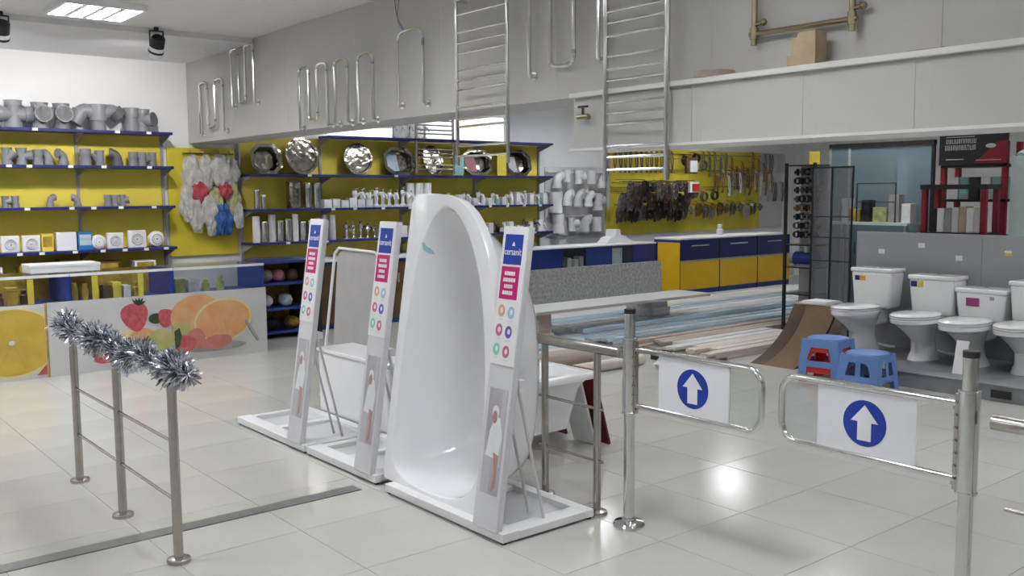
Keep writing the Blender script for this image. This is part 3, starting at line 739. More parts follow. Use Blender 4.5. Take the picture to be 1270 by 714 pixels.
ncounter(8.63, 9.56, 'navy glass-front counter showing grey fittings inside')
ncounter(9.57, 10.50, 'navy glass-front counter next to the yellow-fronted ones')
goods_row(8.68, 9.1, 9.62, .55, 4, ['hosegrey', 'white', 'greywhite'], .12, .22, 'grey fitting inside the navy glass-front counter', 'fitting', 'goods in the navy counter')
solo('picture_frame', MB().bx(0, .22, 0, .02, 0, .03).bx(0, .22, 0, .02, .22, .25).bx(0, .03, 0, .02, .03, .22).bx(.19, .22, 0, .02, .03, .22).bx(.03, .19, .008, .012, .03, .22), 'greenwhite', (9.60, 9.53, .55), 'pale frame standing behind glass in a navy counter', 'frame')
solo('speckled_worktop', MB().bx(0, 2.40, 0, .038, 0, .50), 'speckle', (7.38, 8.72, .16), 'long speckled grey worktop standing on edge before the counters', 'worktop', rot=(R(-3), 0, 0), bevel=.004)
solo('support_block', MB().bx(0, .3, 0, .06, 0, .08).bx(0, .3, 0, .06, .08, .16), 'boardedge', (8.0, 8.72, 0), 'pale block under the speckled worktop', 'block')
solo('support_block', MB().bx(0, .3, 0, .06, 0, .08).bx(0, .3, 0, .06, .08, .16), 'beige', (9.2, 8.72, 0), 'beige block under the far half of the speckled worktop', 'block')

# ------------------------------------------------------------------ stacks of long panels on the floor
def stack(name, label, x0, x1, y0, y1, n, th, mats, cols, cat='panel stack', seed=1):
    rg_ = random.Random(seed); t = thing(name, label, cat, (x0, y0, 0)); wd = (y1-y0)/cols
    for k in range(n):
        for c in range(cols):
            if k < n-1 and 0 < c < cols-1 and k > 0: continue
            up_ = 0 if k < n-1 else rg_.uniform(0, th*.5)
            a = rg_.uniform(0, .35); b = x1-x0-rg_.uniform(0, .5); sh = rg_.uniform(-.006, .006)
            MB().bx(a, b, c*wd+.004+sh, (c+1)*wd-.004+sh, k*th+.0005, (k+1)*th-.002+up_).build('plank', rg_.choice(mats), t, bevel=.004)
        if k < n-1: MB().bx(.4, x1-x0-.55, wd*.9, y1-y0-wd*.9, k*th+.0005, (k+1)*th-.002).build('plank', mats[k % len(mats)], t) if k else None
    return t
stack('panel_stack', 'stack of grey film-wrapped panels on the floor below the yellow counters', 6.9, 12.9, 7.95, 8.62, 4, .040, ['greyfilm', 'boardedge', 'greyfilm', 'skyfilm'], 5, seed=2)
stack('panel_stack', 'stack of pale blue film-wrapped panels in the middle of the floor piles', 6.35, 12.3, 7.05, 7.90, 5, .036, ['skyfilm', 'greyfilm', 'skyfilm', 'boardedge'], 7, seed=3)
stack('panel_stack', 'narrow row of blue-wrapped panels lying before the pale blue stack', 6.5, 11.4, 6.70, 7.02, 4, .032, ['skyfilm', 'skyfilm', 'greyfilm'], 3, seed=4)
stack('panel_stack', 'low stack of pinkish brown panels between blue and beige ones', 6.9, 10.9, 6.36, 6.68, 3, .030, ['rosebeige', 'beige', 'rosebeige'], 3, seed=5)
stack('panel_stack', 'low stack of beige floor panels nearest the brown curved sheet', 6.95, 9.05, 5.62, 6.34, 3, .028, ['beige', 'boardedge', 'beige', 'beige'], 6, seed=6)
t = thing('long_board', 'long pale worktop board laid on top of the panel stacks', 'worktop', (6.0, 6.98, .40))
MB().bx(0, 2.65, 0, .5, 0, .035).build('board', 'boardedge', t, bevel=.006); MB().bx(0.01, 2.64, -.006, 0, .004, .031).build('edge_band', 'midgrey', t)
solo('board_support', MB().bx(0, .2, 0, .4, 0, .2).bx(.02, .18, .02, .38, .2, .4), 'rosebeige', (6.08, 7.03, 0), 'brown box holding up the end of the long pale board', 'box')
solo('board_support', MB().bx(0, .3, 0, .4, 0, .10).bx(.02, .28, .02, .38, .10, .203), 'greyfilm', (7.9, 7.2, .198), 'wrapped block under the middle of the long pale board', 'block')
for k, (x, y, r_, L, m_) in enumerate(((5.25, 6.35, .085, .9, 'rosebeige'), (5.45, 6.56, .07, .55, 'beige'), (5.35, 6.0, .05, 1.1, 'beige'))):
    t = thing('wrapped_roll', ['brown paper roll lying on the floor before the long board', 'beige roll lying right behind the brown paper roll', 'thin beige roll lying in front of the other rolls'][k], 'roll', (x, y, 0))
    MB().lathe([(r_*.35, 0), (r_, 0), (r_, L), (r_*.35, L), (r_*.35, 0)], 22, Matrix.Translation((0, 0, r_)) @ Matrix.Rotation(R(90), 4, 'Y'), cap=False).build('sheet', m_, t)
    MB().lathe([(r_*.30, 0.002), (r_*.34, .002), (r_*.34, L-.002), (r_*.30, L-.002)], 16, Matrix.Translation((0, 0, r_)) @ Matrix.Rotation(R(90), 4, 'Y'), cap=False).build('core', 'brown', t)
def lump(sx, sy, sz, seed, n=14, amp=.18):
    rg_ = random.Random(seed); ph_ = [rg_.uniform(0, 6) for _ in range(8)]; mb = MB(); rings = []
    for i in range(n+1):
        a = math.pi*i/n; ring = []
        for k in range(2*n):
            b = math.pi*k/n
            q = 1+amp*(math.sin(3*b+ph_[0]+2*a)+.7*math.sin(5*b+ph_[1]-3*a)+.6*math.sin(7*a+ph_[2]+2*b)+.5*math.sin(11*b+ph_[3]+5*a))*.5
            s_ = max(1e-3, math.sin(a))**.8
            ring.append((sx*s_*math.cos(b)*q, sy*s_*math.sin(b)*q, max(-sz, -sz*math.cos(a)*(.8+.2*q))))
        rings.append(ring)
    return mb.loft(rings)
solo('plastic_bundle', lump(.38, .22, .10, 5), 'skyfilm', (6.08, 6.80, .098), 'crumpled pale blue plastic film bundle beside the rolls', 'plastic film')
solo('plastic_bundle', lump(.30, .14, .04, 9), 'skyfilm', (5.15, 5.55, .038), 'flat crumpled blue plastic film lying behind the handrail', 'plastic film')
o = solo('black_box', MB().bx(0, .20, 0, .12, 0, .05).bx(.01, .19, .01, .11, .05, .07), 'black', (6.72, 6.02, .0), 'small black box at the end of the beige panels', 'box', bevel=.003)
solo('folded_paper', lump(.24, .16, .05, 12), 'beige', (6.62, 5.70, .048), 'crumpled pinkish paper on the floor by the beige panels', 'paper')

# brown curved sheet
t = thing('curved_sheet', 'large brown curved hardboard sheet leaning beside the first toilet', 'sheet', (7.27, 4.93, 0))
prof = [(.0, .0), (.15, .045), (.31, .12), (.46, .22), (.58, .34), (.68, .50)]
prof = [tuple(p) for p in smooth_path([(a, 0, b) for a, b in prof], 2)]; prof = [(p[0], p[2]) for p in prof]
def sheet(y0, y1, off, th):
    A = [(a+off, b) for a, b in prof]; B = [(a+off+th, b-th*.25 if b > th else 0.0) for a, b in prof]
    poly = A+B[::-1]
    return MB().loft([[(a, y, b) for a, b in poly] for y in (y0, y1)])
sheet(.0, .32, .0, .012).build('face', 'card', t); sheet(.0, .32, .012, .02).build('backing', 'carddark', t)
sheet(.32, .46, -.002, .034).build('shade_band', 'carddark', t)  # darker band puts the shade near the far edge into the colour
solo('sheet_prop', MB().bx(0, .25, 0, .4, 0, .2).bx(.01, .24, .01, .39, .2, .50), 'tan', (8.02, 5.06, 0), 'plain carton standing behind the brown curved sheet', 'box', bevel=.004)
solo('white_tray', MB().bx(0, .28, 0, .3, 0, .02).bx(.02, .26, .02, .28, .02, .03), 'white', (8.02, 5.08, .501), 'white flat tray on top of the plain carton', 'tray')

# ------------------------------------------------------------------ toilets on their plinth
pl = thing('toilet_plinth', 'low dark grey plinth carrying the row of toilets', 'plinth', (7.30, 1.6, 0))
MB().bx(0, 1.10, 0, 3.26, 0, .118).build('body', 'plinth', pl); MB().bx(-.01, 1.10, 0, 3.26, .118, .13).build('top', 'plinth', pl, bevel=.003)
for k in range(3): MB().bx(-.012, 0, .4+k*1.05, .55+k*1.05, .03, .09).build('vent_slot', 'black', pl)
gb = thing('grey_partition', 'tall grey display board standing behind the toilets', 'partition', (8.42, 1.4, 0))
for a, b in ((0, 1.2), (1.203, 2.42), (2.423, 3.62)): MB().bx(0, .04, a, b, 0, 1.19).build('panel', 'greyboard', gb, bevel=.002)
MB().bx(-.004, .044, 0, 3.62, 1.19, 1.202).build('top_edge', 'midgrey', gb)
for k, (y, z, m_) in enumerate(((4.76-1.4, 1.02, 'white'), (4.37-1.4, 1.09, 'white'), (4.02-1.4, .99, 'white'), (3.60-1.4, 1.05, 'stk_yellow'))):
    MB().bx(-.003, 0, y-.03, y+.03, z-.022, z+.022).build('price_note', m_, gb)
MB().bx(-.005, -.003, 2.17, 2.23, 1.055, 1.075).build('price_note', 'white', gb)
def ell(cx__, rx, ry, z, n=28, p=2.0, back=None):
    out = []
    for i in range(n):
        a = 2*math.pi*i/n; c_, s_ = math.cos(a), math.sin(a)
        x = cx__+rx*math.copysign(abs(c_)**(2/p), c_); y = ry*math.copysign(abs(s_)**(2/p), s_)
        if back is not None: x = min(x, back)
        out.append((x, y, z))
    return out
def toilet(y, label, ht, wt, zb, wst, stk, x=7.93, zoff=.13, style=0):
    t = thing('toilet', label, 'toilet', (x, y, zoff), group=None)
    w1 = wst
    rings = [ell(.06, .20, .115, 0), ell(.06, .195, .110, .02), ell(.05, .165*w1, .090*w1, .08), ell(.03, .15*w1, .088*w1, .17), ell(-.02, .19, .115, .25), ell(-.08, .255, .160, .32), ell(-.10, .285, .180, zb-.035), ell(-.10, .288, .182, zb-.01), ell(-.10, .280, .176, zb)]
    MB().loft(rings).build('bowl', 'ceramic', t)
    MB().bx(.06, .30, -.10, .10, zb-.16, zb-.01).build('bridge', 'ceramic', t, bevel=.03, seg=3)
    se = [ell(-.10, .285, .180, zb, back=.13), ell(-.10, .292, .186, zb+.008, back=.135), ell(-.10, .29, .185, zb+.018, back=.135)]
    MB().loft(se).build('seat', 'ceramic', t)
    ld = [ell(-.10, .284, .180, zb+.020, back=.135), ell(-.10, .29, .185, zb+.028, back=.135), ell(-.10, .275, .17, zb+.040, back=.13), ell(-.10, .20, .12, zb+.046, back=.10)]
    MB().loft(ld).build('lid', 'ceramic', t)
    for s_ in (-1, 1): MB().cyl((.115, s_*.07, zb+.02), (.145, s_*.07, zb+.02), .014, n=10).build('hinge', 'ceramic', t)
    w0_ = wt*.44; w1_ = wt*.5
    tk = MB().loft([[(.155, -w0_, zb-.01), (.37, -w0_, zb-.01), (.37, w0_, zb-.01), (.155, w0_, zb-.01)], [(.14, -w1_, ht-.035), (.38, -w1_, ht-.035), (.38, w1_, ht-.035), (.14, w1_, ht-.035)]])
    tk = tk.build('tank', 'ceramic', t, bevel=.022, seg=3)
    MB().bx(.132, .388, -w1_-.008, w1_+.008, ht-.04, ht).build('tank_lid', 'ceramic', t, bevel=.012, seg=3)
    MB().lathe([(.022, 0), (.022, .006), (.014, .009)], 16, Matrix.Translation((.26, 0, ht))).build('flush_button', 'chrome', t)
    for (dy, z0_, w_, h_, m_) in stk:
        fx = .14+(.015)*(1-(z0_-zb)/(ht-zb))-.0035
        MB().bx(fx-.003, fx+.004, dy-w_/2, dy+w_/2, z0_-h_/2, z0_+h_/2).build('sticker', m_, tk)
    if style == 0: MB().tube(smooth_path([(.18, -.05, .06), (.26, -.12, .03), (.34, -.14, .02)]), .012, 8).build('hose', 'white', t)
    return t
toilet(4.66, 'white toilet with an orange sticker, behind the blue plastic stools', .755, .40, .395, 1.0, [(.135, .66, .05, .045, 'stk_navy'), (.085, .66, .06, .045, 'stk_orange')])
toilet(4.09, 'white toilet with navy and yellow stickers on a tapered tank', .720, .41, .375, .95, [(.155, .64, .055, .05, 'stk_navy'), (.095, .64, .05, .055, 'stk_yellow')])
toilet(3.665, 'white toilet with a purple label on a wide low tank', .635, .42, .36, .95, [(.06, .52, .11, .07, 'stk_purple'), (-.10, .56, .035, .03, 'midgrey')], style=1)
toilet(3.22, 'white toilet with a plain tank, partly past the gate post', .72, .42, .37, .95, [])
solo('booklet', MB().bx(-.005, .005, -.05, .05, 0, .27).bx(-.007, -.005, -.03, .03, .04, .09), 'white', (7.50, 3.55, .13), 'white leaflet leaning on the base of the purple-labelled toilet', 'leaflet', rot=(0, R(14), 0))

# ------------------------------------------------------------------ plastic stools
def stool_shell(t, h, top_w, bot_w, m, z0=0.0, pre=''):
    a = top_w/2; b = bot_w/2
    MB().loft([[(x*k, y*k, z) for x, y in chaikin([(-a, -a), (a, -a), (a, a), (-a, a)], 2)] for k, z in ((1, h-.03), (1.0, h-.012), (.96, h-.002), (.9, h))]).build(pre+'top', m, t)
    at = lambda z: b+(a-b)*(z-z0)/(h-z0)
    for sx in (-1, 1):
        for sy in (-1, 1):
            rr_ = []
            for z in (z0, z0+.03, h*.5, h-.05, h-.012):
                e = at(z)*.98; wd = .068 if z < h-.06 else .09
                rr_.append([(sx*e, sy*e, z), (sx*(e-wd), sy*e, z), (sx*(e-wd), sy*(e-.01), z), (sx*(e-.01), sy*(e-.01), z), (sx*(e-.01), sy*(e-wd), z), (sx*e, sy*(e-wd), z)])
            MB().loft(rr_).build(pre+'leg', m, t)
    for (z_0, z_1, nm) in ((h*.24, h*.40, 'brace'), (h*.76, h-.012, 'skirt')):
        e0, e1 = at(z_0)*.975, at(z_1)*.975
        for k in range(4):
            q = Matrix.Rotation(R(90*k), 4, 'Z'); i = .05
            A = [(-e0+i, -e0, z_0), (e0-i, -e0, z_0), (e0-i, -e0+.008, z_0), (-e0+i, -e0+.008, z_0)]
            B = [(-e1+i, -e1, z_1), (e1-i, -e1, z_1), (e1-i, -e1+.008, z_1), (-e1+i, -e1+.008, z_1)]
            MB().loft([[q @ Vector(p) for p in A], [q @ Vector(p) for p in B]]).build(pre+nm, m, t)
    # middle slats of each side
    for k in range(4):
        q = Matrix.Rotation(R(90*k), 4, 'Z'); z_0, z_1 = h*.40, h*.80; e0, e1 = at(z_0)*.975, at(z_1)*.975
        A = [(-.02, -e0, z_0), (.02, -e0, z_0), (.02, -e0+.008, z_0), (-.02, -e0+.008, z_0)]; B = [(-.02, -e1, z_1), (.02, -e1, z_1), (.02, -e1+.008, z_1), (-.02, -e1+.008, z_1)]
        if pre == '' and t.get('slats'): MB().loft([[q @ Vector(p) for p in A], [q @ Vector(p) for p in B]]).build('slat', m, t)
t = thing('plastic_stool', 'blue plastic stool stacked over a red one', 'stool', (7.08, 4.46, .055), R(8)); stool_shell(t, .315, .32, .37, 'stoolblue')
t = thing('plastic_stool', 'red plastic stool nested under a blue one', 'stool', (7.08, 4.46, 0), R(8)); stool_shell(t, .335, .29, .36, 'stoolred')
t = thing('plastic_stool', 'lower blue plastic stool standing alone beside the stacked pair', 'stool', (7.02, 4.06, 0), R(4)); t['slats'] = 1; stool_shell(t, .30, .32, .37, 'stoolblue')
del t['slats']

# ------------------------------------------------------------------ wall shelving
def shelving(name, label, x0, x1, shelves, zlo, zhi, bays, backmat, y0=10.25, y1=10.585, tags=(), short_top=None):
    t = thing(name, label, 'shelving', (x0, y1, 0)); W_ = x1-x0; d = y0-y1
    n = len(bays)-1
    for a, b in zip(bays[:-1], bays[1:]): MB().bx(a-x0+.002, b-x0-.002, -.02, 0, zlo, zhi).build('back_panel', backmat, t)
    for b in bays: MB().bx(b-x0-.015, b-x0+.015, -.04, -.0205, 0, zhi).build('upright', 'midgrey', t)
    for k, z in enumerate(shelves):
        a0 = (short_top-x0) if (short_top and k == 0) else 0
        s_ = MB().bx(a0, W_, d, -.041, z-.028, z).build('shelf', 'shelfblue', t, bevel=.002)
        for x in tags[k] if k < len(tags) else ():
            MB().bx(x-x0-.025, x-x0+.025, d-.003, d, z-.027, z-.001).build('price_tag', 'white', s_)
        for b in bays: 
            if b-x0 >= a0-.01: MB().prism([(0, 0), (0, -.09), (.26, -.01), (.26, 0)], -.004, .004, Matrix(((0, 0, 1, b-x0), (-1, 0, 0, -.04), (0, 1, 0, z-.028), (0, 0, 0, 1)))).build('bracket', 'midgrey', s_)
    return t
S1, S2, S3, S4 = 2.265, 1.905, 1.487, 1.045
shelving('wall_shelving', 'yellow-backed wall shelving full of grey pipe fittings and white vents', .9, 3.70, [S1, S2, S3, S4], .80, S1-.03, [.92, 2.80, 3.68], 'yellow',
         tags=[[2.35, 3.13, 3.45], [2.1, 2.28, 2.66, 2.98, 3.44], [2.24, 2.65, 2.86, 3.13, 3.47], [2.15, 2.35, 2.66, 2.93, 3.15, 3.37, 3.58]])
K1, K2, K3, K4 = 2.295, 1.83, 1.43, 1.045
shelving('wall_shelving', 'long yellow-backed wall shelving with steel sinks on its upper shelf', 4.55, 9.15, [K1, K2, K3, K4], .86, K1-.03, [4.57, 5.60, 6.75, 7.95, 9.13], 'yellow', short_top=5.58,
         tags=[[], [5.3, 6.5], [5.6, 5.9, 6.3, 6.7, 7.7, 8.0, 8.3, 8.6, 8.9], [5.0, 5.5, 6.4, 6.7, 7.0, 8.4, 8.8]])
# --- pipe fittings
def fit_parts(kind, s):
    mb = MB(); r = s*.30
    def leg(d, L, c=(0, 0, 0)):
        d = Vector(d); c = Vector(c)
        mb.cyl(c, c+d*L*.72, r*.86, n=16); mb.cyl(c+d*L*.6, c+d*L, r, n=16); mb.cyl(c+d*L*.95, c+d*L, r*1.08, n=16)
    h = s
    cz = h*.5
    if kind == 'cross':
        leg((0, 0, 1), cz, (0, 0, cz)); leg((0, 0, -1), cz, (0, 0, cz)); leg((1, 0, 0), s*.62, (0, 0, cz)); leg((-1, 0, 0), s*.62, (0, 0, cz))
    elif kind == 'tee':
        leg((0, 0, 1), cz, (0, 0, cz)); leg((0, 0, -1), cz, (0, 0, cz)); leg((.9, -.3, .1), s*.58, (0, 0, cz))
    elif kind == 'teel':
        leg((0, 0, 1), cz, (0, 0, cz)); leg((0, 0, -1), cz, (0, 0, cz)); leg((-.9, -.3, .15), s*.58, (0, 0, cz))
    elif kind == 'wye':
        leg((0, 0, 1), cz, (0, 0, cz)); leg((0, 0, -1), cz, (0, 0, cz)); leg((.62, -.2, .62), s*.62, (0, 0, cz*.7))
    elif kind == 'elbow':
        path = [(0, 0, 0), (0, 0, h*.4), (.06*h, 0, h*.6), (.2*h, 0, h*.74), (.42*h, 0, h*.8)]
        mb.tube(smooth_path(path, 2), r*.9, 14); mb.cyl((0, 0, 0), (0, 0, h*.28), r*1.05, n=16); mb.cyl((.30*h, 0, h*.785), (.46*h, 0, h*.80), r*1.05, n=16)
    elif kind == 'coupler':
        mb.cyl((0, 0, 0), (0, 0, h), r*.95, n=16); mb.cyl((0, 0, 0), (0, 0, h*.35), r*1.1, n=16); mb.cyl((0, 0, h*.6), (0, 0, h), r*1.1, n=16)
    return mb
FIT = {}
def put_fit(kind, x, z, s, label, group, rz=0, m='pvc', y=10.42):
    key = (kind, round(s, 3), m)
    if key not in FIT:
        o = fit_parts(kind, s).build('pipe_fitting', m); FIT[key] = o
    else:
        o = FIT[key].copy(); C.objects.link(o)
    o.location = (x, y, z); o.rotation_euler = (0, 0, rz); tag(o, label, 'pipe fitting', group)
    return o
g1 = 'large grey fittings on the top shelf'
put_fit('cross', 2.20, S1, .27, 'big grey four-way pipe cross standing on the top shelf', g1)
put_fit('tee', 2.44, S1, .26, 'big grey pipe tee beside the four-way cross', g1, R(-70))
put_fit('teel', 2.64, S1, .26, 'big grey pipe tee pointing away from the wide saddle branch', g1, R(70))
put_fit('coupler', 3.33, S1, .25, 'tall grey pipe coupler next to the wide saddle branch', g1)
put_fit('tee', 3.44, S1, .24, 'grey pipe tee at the end of the top shelf', g1, R(-30), y=10.40)
t = thing('pipe_branch', 'wide grey double branch fitting shaped like a fan', 'pipe fitting', (2.99, 10.41, S1), group=g1)
MB().cyl((0, 0, 0), (0, 0, .13), .075, n=18).tube(smooth_path([(0, 0, .08), (.02, 0, .16), (.12, 0, .22), (.19, 0, .19)], 2), .068, 14).tube(smooth_path([(0, 0, .08), (-.02, 0, .16), (-.12, 0, .22), (-.19, 0, .17)], 2), .068, 14).cyl((0, 0, .1), (0, 0, .27), .09, n=18).build('body', 'pvc', t)
MB().cyl((-.17, 0, .19), (-.24, 0, .07), .082, n=18).build('collar', 'pvc', t); MB().cyl((.16, 0, .21), (.22, 0, .15), .082, n=18).build('collar', 'pvcdark', t)
for k, (x, s, kd, rz) in enumerate(((2.12, .17, 'wye', 0), (2.25, .17, 'tee', 20), (2.40, .155, 'coupler', 0), (2.50, .15, 'elbow', 120), (2.64, .155, 'elbow', 200), (2.85, .175, 'coupler', 0), (2.99, .16, 'wye', 150), (3.17, .17, 'elbow', 170), (3.33, .15, 'coupler', 0), (3.42, .15, 'coupler', 0), (3.53, .15, 'tee', 200))):
    put_fit(kd, x, S2, s, {'wye': 'grey angled branch fitting on the second shelf', 'tee': 'grey tee fitting on the second shelf', 'coupler': 'short grey coupler on the second shelf', 'elbow': 'grey elbow fitting on the second shelf'}[kd], 'grey fittings on the second shelf', R(rz), 'pvc' if k not in (7,) else 'pvcdark')
for k, (x, s, kd, rz) in enumerate(((2.08, .115, 'tee', 0), (2.17, .115, 'coupler', 0), (2.49, .12, 'elbow', 30), (2.75, .12, 'elbow', 170), (3.05, .12, 'coupler', 0), (3.12, .12, 'coupler', 0), (3.20, .12, 'tee', 0))):
    put_fit(kd, x, S3, s, {'tee': 'small grey tee fitting on the third shelf', 'coupler': 'small grey coupler on the third shelf', 'elbow': 'small grey elbow fitting on the third shelf'}[kd], 'small grey fittings on the third shelf', R(rz))
# --- vents and boxes on the fourth shelf
def vent(x, s, label, rnd=False, grille='greywhite'):
    t = thing('extractor_fan', label, 'fan', (x, 10.36, S4), group='white vents on the fourth shelf')
    c = s*.5; tm = Matrix.Translation((0, 0, c)) @ Matrix.Rotation(R(90), 4, 'X')
    if rnd: MB().lathe([(s*.5, -.015), (s*.5, .0), (s*.44, .02), (s*.3, .028)], 28, tm).build('cover', 'white', t)
    else: MB().bx(-c, c, -.02, .02, 0, s).build('cover', 'white', t, bevel=.008)
    MB().torus((0, -.026, c), s*.30, s*.035, (0, 1, 0)).torus((0, -.026, c), s*.19, s*.02, (0, 1, 0)).build('grille_ring', grille, t)
    MB().lathe([(s*.09, .0), (s*.07, .034), (s*.02, .037)], 16, tm).build('hub', grille, t)
    MB().cyl((0, .02, c), (0, .10, c), s*.36, n=20).build('duct', 'white', t)
    return t
vent(2.09, .165, 'square white vent fan with grey ring next to the yellow box'); vent(2.28, .165, 'square white vent fan with grey ring next to the yellow box')
vent(3.085, .165, 'square white vent fan beside a round white one'); vent(3.31, .185, 'largest square white vent fan on the fourth shelf')
vent(2.92, .15, 'round white vent leaning by the blue box', True); vent(3.515, .17, 'round white vent at the end of the fourth shelf', True, 'midgrey')
def carton(x, w_, h, m, z, label, y=10.40, d=.10, cat='box', face=None, group=None):
    t = thing('carton', label, cat, (x, y, z), group=group)
    MB().bx(-w_/2, w_/2, -d/2, d/2, 0, h).build('body', m, t, bevel=.003)
    MB().bx(-w_/2*.8, w_/2*.8, -d/2-.002, -d/2, h*.25, h*.85).build('print', face or 'white', t)
    return t
carton(2.43, .11, .175, 'yellow', S4, 'yellow box standing between the white vents', face='gold')
carton(2.61, .19, .185, 'white', S4, 'plain white square box on the fourth shelf', face='plate')
carton(2.79, .14, .185, 'bluebox', S4, 'bright blue box between plain white box and round vent', face='skyfilm')
for k in range(7):
    x = 1.15+k*.37
    if x < 3.6: carton(x, .22, random.uniform(.10, .16), random.choice(['brown', 'gold', 'white']), .905 if False else .80, 'small carton on the bottom shelf behind the fruit picture counters', d=.2, face='gold', group='cartons behind the fruit counters')
MB_s = shelving('low_shelf', 'low brown shelf behind the fruit picture counters', .95, 3.68, [.80], .0, .79, [.97, 3.66], 'brown')

# --- sinks
def round_sink(x, s, label, rz=0, m='inox', tilt=14, oval=1.0, z=K2):
    t = thing('steel_sink', label, 'sink', (x, 10.34, z), rz, group=None)
    mx = Matrix.Translation((0, .05, s*.5*math.cos(R(tilt))+.004)) @ Matrix.Rotation(R(90-tilt), 4, 'X') @ Matrix.Diagonal((oval, 1, 1, 1))
    r = s*.5
    MB().lathe([(r*.98, -.006), (r, .0), (r*.99, .004), (r*.86, .004), (r*.80, -.01), (r*.74, -.07), (r*.62, -.11), (r*.35, -.125), (r*.12, -.127)], 36, mx, cap=True).build('basin', m, t)
    MB().lathe([(r*.14, -.126), (r*.14, -.121), (r*.08, -.121), (r*.07, -.127)], 18, mx).build('drain', 'darkmetal', t)
    return t
def rect_sink(x, w_, h, label, m='inox', inner='inoxdark', tilt=12):
    t = thing('steel_sink', label, 'sink', (x, 10.33, K2))
    mx = Matrix.Translation((0, .0, .004)) @ Matrix.Rotation(R(-tilt), 4, 'X')
    rc = lambda k, y: [mx @ Vector((a, y, b)) for a, b in chaikin([(-w_/2+k, k), (w_/2-k, k), (w_/2-k, h-k), (-w_/2+k, h-k)], 1)]
    MB().loft([rc(0, .01), rc(0, 0), rc(.04, 0), rc(.055, .02), rc(.07, .10), rc(.12, .12)], False, True).build('basin', m, t)
    MB().cyl(mx @ Vector((0, .118, h*.45)), mx @ Vector((0, .108, h*.45)), .03).build('drain', 'darkmetal', t)
    MB().prism([(-w_*.32, h*.2), (w_*.1, h*.2), (w_*.05, h*.8), (-w_*.32, h*.8)], -.112, -.10, mx @ Matrix.Rotation(R(90), 4, 'X')).build('protective_film', inner, t)
    return t
round_sink(5.28, .44, 'big round shiny steel sink leaning at the shelf start', tilt=10)
round_sink(6.03, .40, 'oval polished steel sink under the white light board', R(-12), oval=.92)
round_sink(7.17, .40, 'oval steel sink behind the small ladder rail', R(10), oval=.9)
rect_sink(4.82, .38, .36, 'square steel sink beside the big round one', inner='inoxdark')
rect_sink(6.63, .46, .36, 'rectangular steel sink with pale blue film inside', inner='skyfilm')
rect_sink(7.88, .50, .36, 'rectangular steel sink with a pink film inside', inner='pink')
rect_sink(8.60, .46, .37, 'rectangular dark steel sink at the shelf end', m='inoxdark', inner='greywhite')
solo('yellow_card', MB().bx(-.08, .08, -.003, .003, 0, .28).bx(-.08, .08, -.02, .02, 0, .004), 'yellow', (8.24, 10.3, K2), 'yellow card standing between the last two sinks', 'card')
solo('green_card', MB().bx(-.09, .09, -.003, .003, 0, .26).bx(-.09, .09, -.02, .02, 0, .004), 'teal', (7.50, 10.3, K2), 'greenish card standing beside the pink film sink', 'card')
# board and bits on top of that shelving
solo('white_board', MB().bx(0, .85, 0, .02, 0, .11).bx(-.01, .86, .02, .10, 0, .10), 'litwhite', (5.63, 10.30, K1), 'low lit white light box lying on top of the sink shelving', 'light box')
solo('white_lightbox', MB().bx(0, 1.20, 0, .12, 0, .33).bx(.01, 1.19, -.004, 0, .01, .32), 'litwhite', (7.16, 10.40, K1), 'tall lit white light box on top of the sink shelving', 'light box', bevel=.004)
for k, x in enumerate((6.55, 6.68, 6.80, 6.92, 7.04)):
    solo('grey_mixer', MB().lathe([(.035, 0), (.035, .02), (.016, .04), (.016, .14), (.022, .16), (.01, .19)], 12).tube(smooth_path([(0, 0, .12), (0, -.06, .16), (0, -.10, .10)], 2), .010, 8), ['chrome', 'greywhite'][k % 2], (x, 10.40, K1), 'small mixer tap standing on top of the sink shelving', 'tap', 'mixer taps on top of the shelving')

# --- goods on the two shelves below the sinks
def bottle(x, z, h, r, m, label, group, y=10.34):
    mb = MB().lathe([(r, 0), (r, h*.72), (r*.5, h*.82), (r*.5, h*.9)], 14).lathe([(r*.55, h*.88), (r*.55, h)], 12, mi=1)
    return solo('bottle', mb, [m, 'white'], (x, y, z), label, 'bottle', group)
def canister(x, z, h, r, label, group, m='chrome', y=10.36):
    t = thing('steel_canister', label, 'canister', (x, y, z), group=group)
    MB().lathe([(r*.98, 0), (r, .006), (r, h-.01), (r*.97, h)], 20).build('body', m, t)
    MB().lathe([(r*1.03, h-.02), (r*1.03, h-.008), (r*.9, h+.002)], 20).build('rim', m, t)
    return t
def tap(x, z, h, label, group, m='white', y=10.34):
    t = thing('tap', label, 'tap', (x, y, z), random.uniform(-.6, .6), group=group)
    MB().lathe([(h*.22, 0), (h*.22, h*.08), (h*.1, h*.16), (h*.1, h*.6), (h*.14, h*.66), (h*.12, h*.85)], 14).build('body', m, t)
    MB().tube(smooth_path([(0, 0, h*.5), (0, -h*.3, h*.75), (0, -h*.55, h*.6), (0, -h*.58, h*.45)], 2), h*.06, 8).build('spout', m, t)
    MB().tube([(0, 0, h*.85), (0, h*.1, h*.93), (0, -h*.2, h*1.0)], h*.045, 8).build('lever', 'chrome', t)
    return t
gA = 'goods on the shelf below the sinks'
for x, h, r in ((4.68, .22, .035), (4.76, .16, .03), (5.32, .30, .05), (5.44, .30, .05), (5.14, .32, .085)): canister(x, K3, h, r, 'wide dull steel canister below the round sink' if r > .08 else ('tall chrome canister below the round sink' if h > .25 else 'short thin chrome canister below the square sink'), 'steel canisters below the round sink', 'inox' if r > .08 else 'chrome')
for k in range(6): carton(5.55+k*.115, .10, [.10, .11, .09, .12, .10, .11][k], random.choice(['white', 'plate', 'greenwhite']), K3, 'small white carton in a row below the oval sink', y=10.33, d=.10, group='cartons below the oval sink')
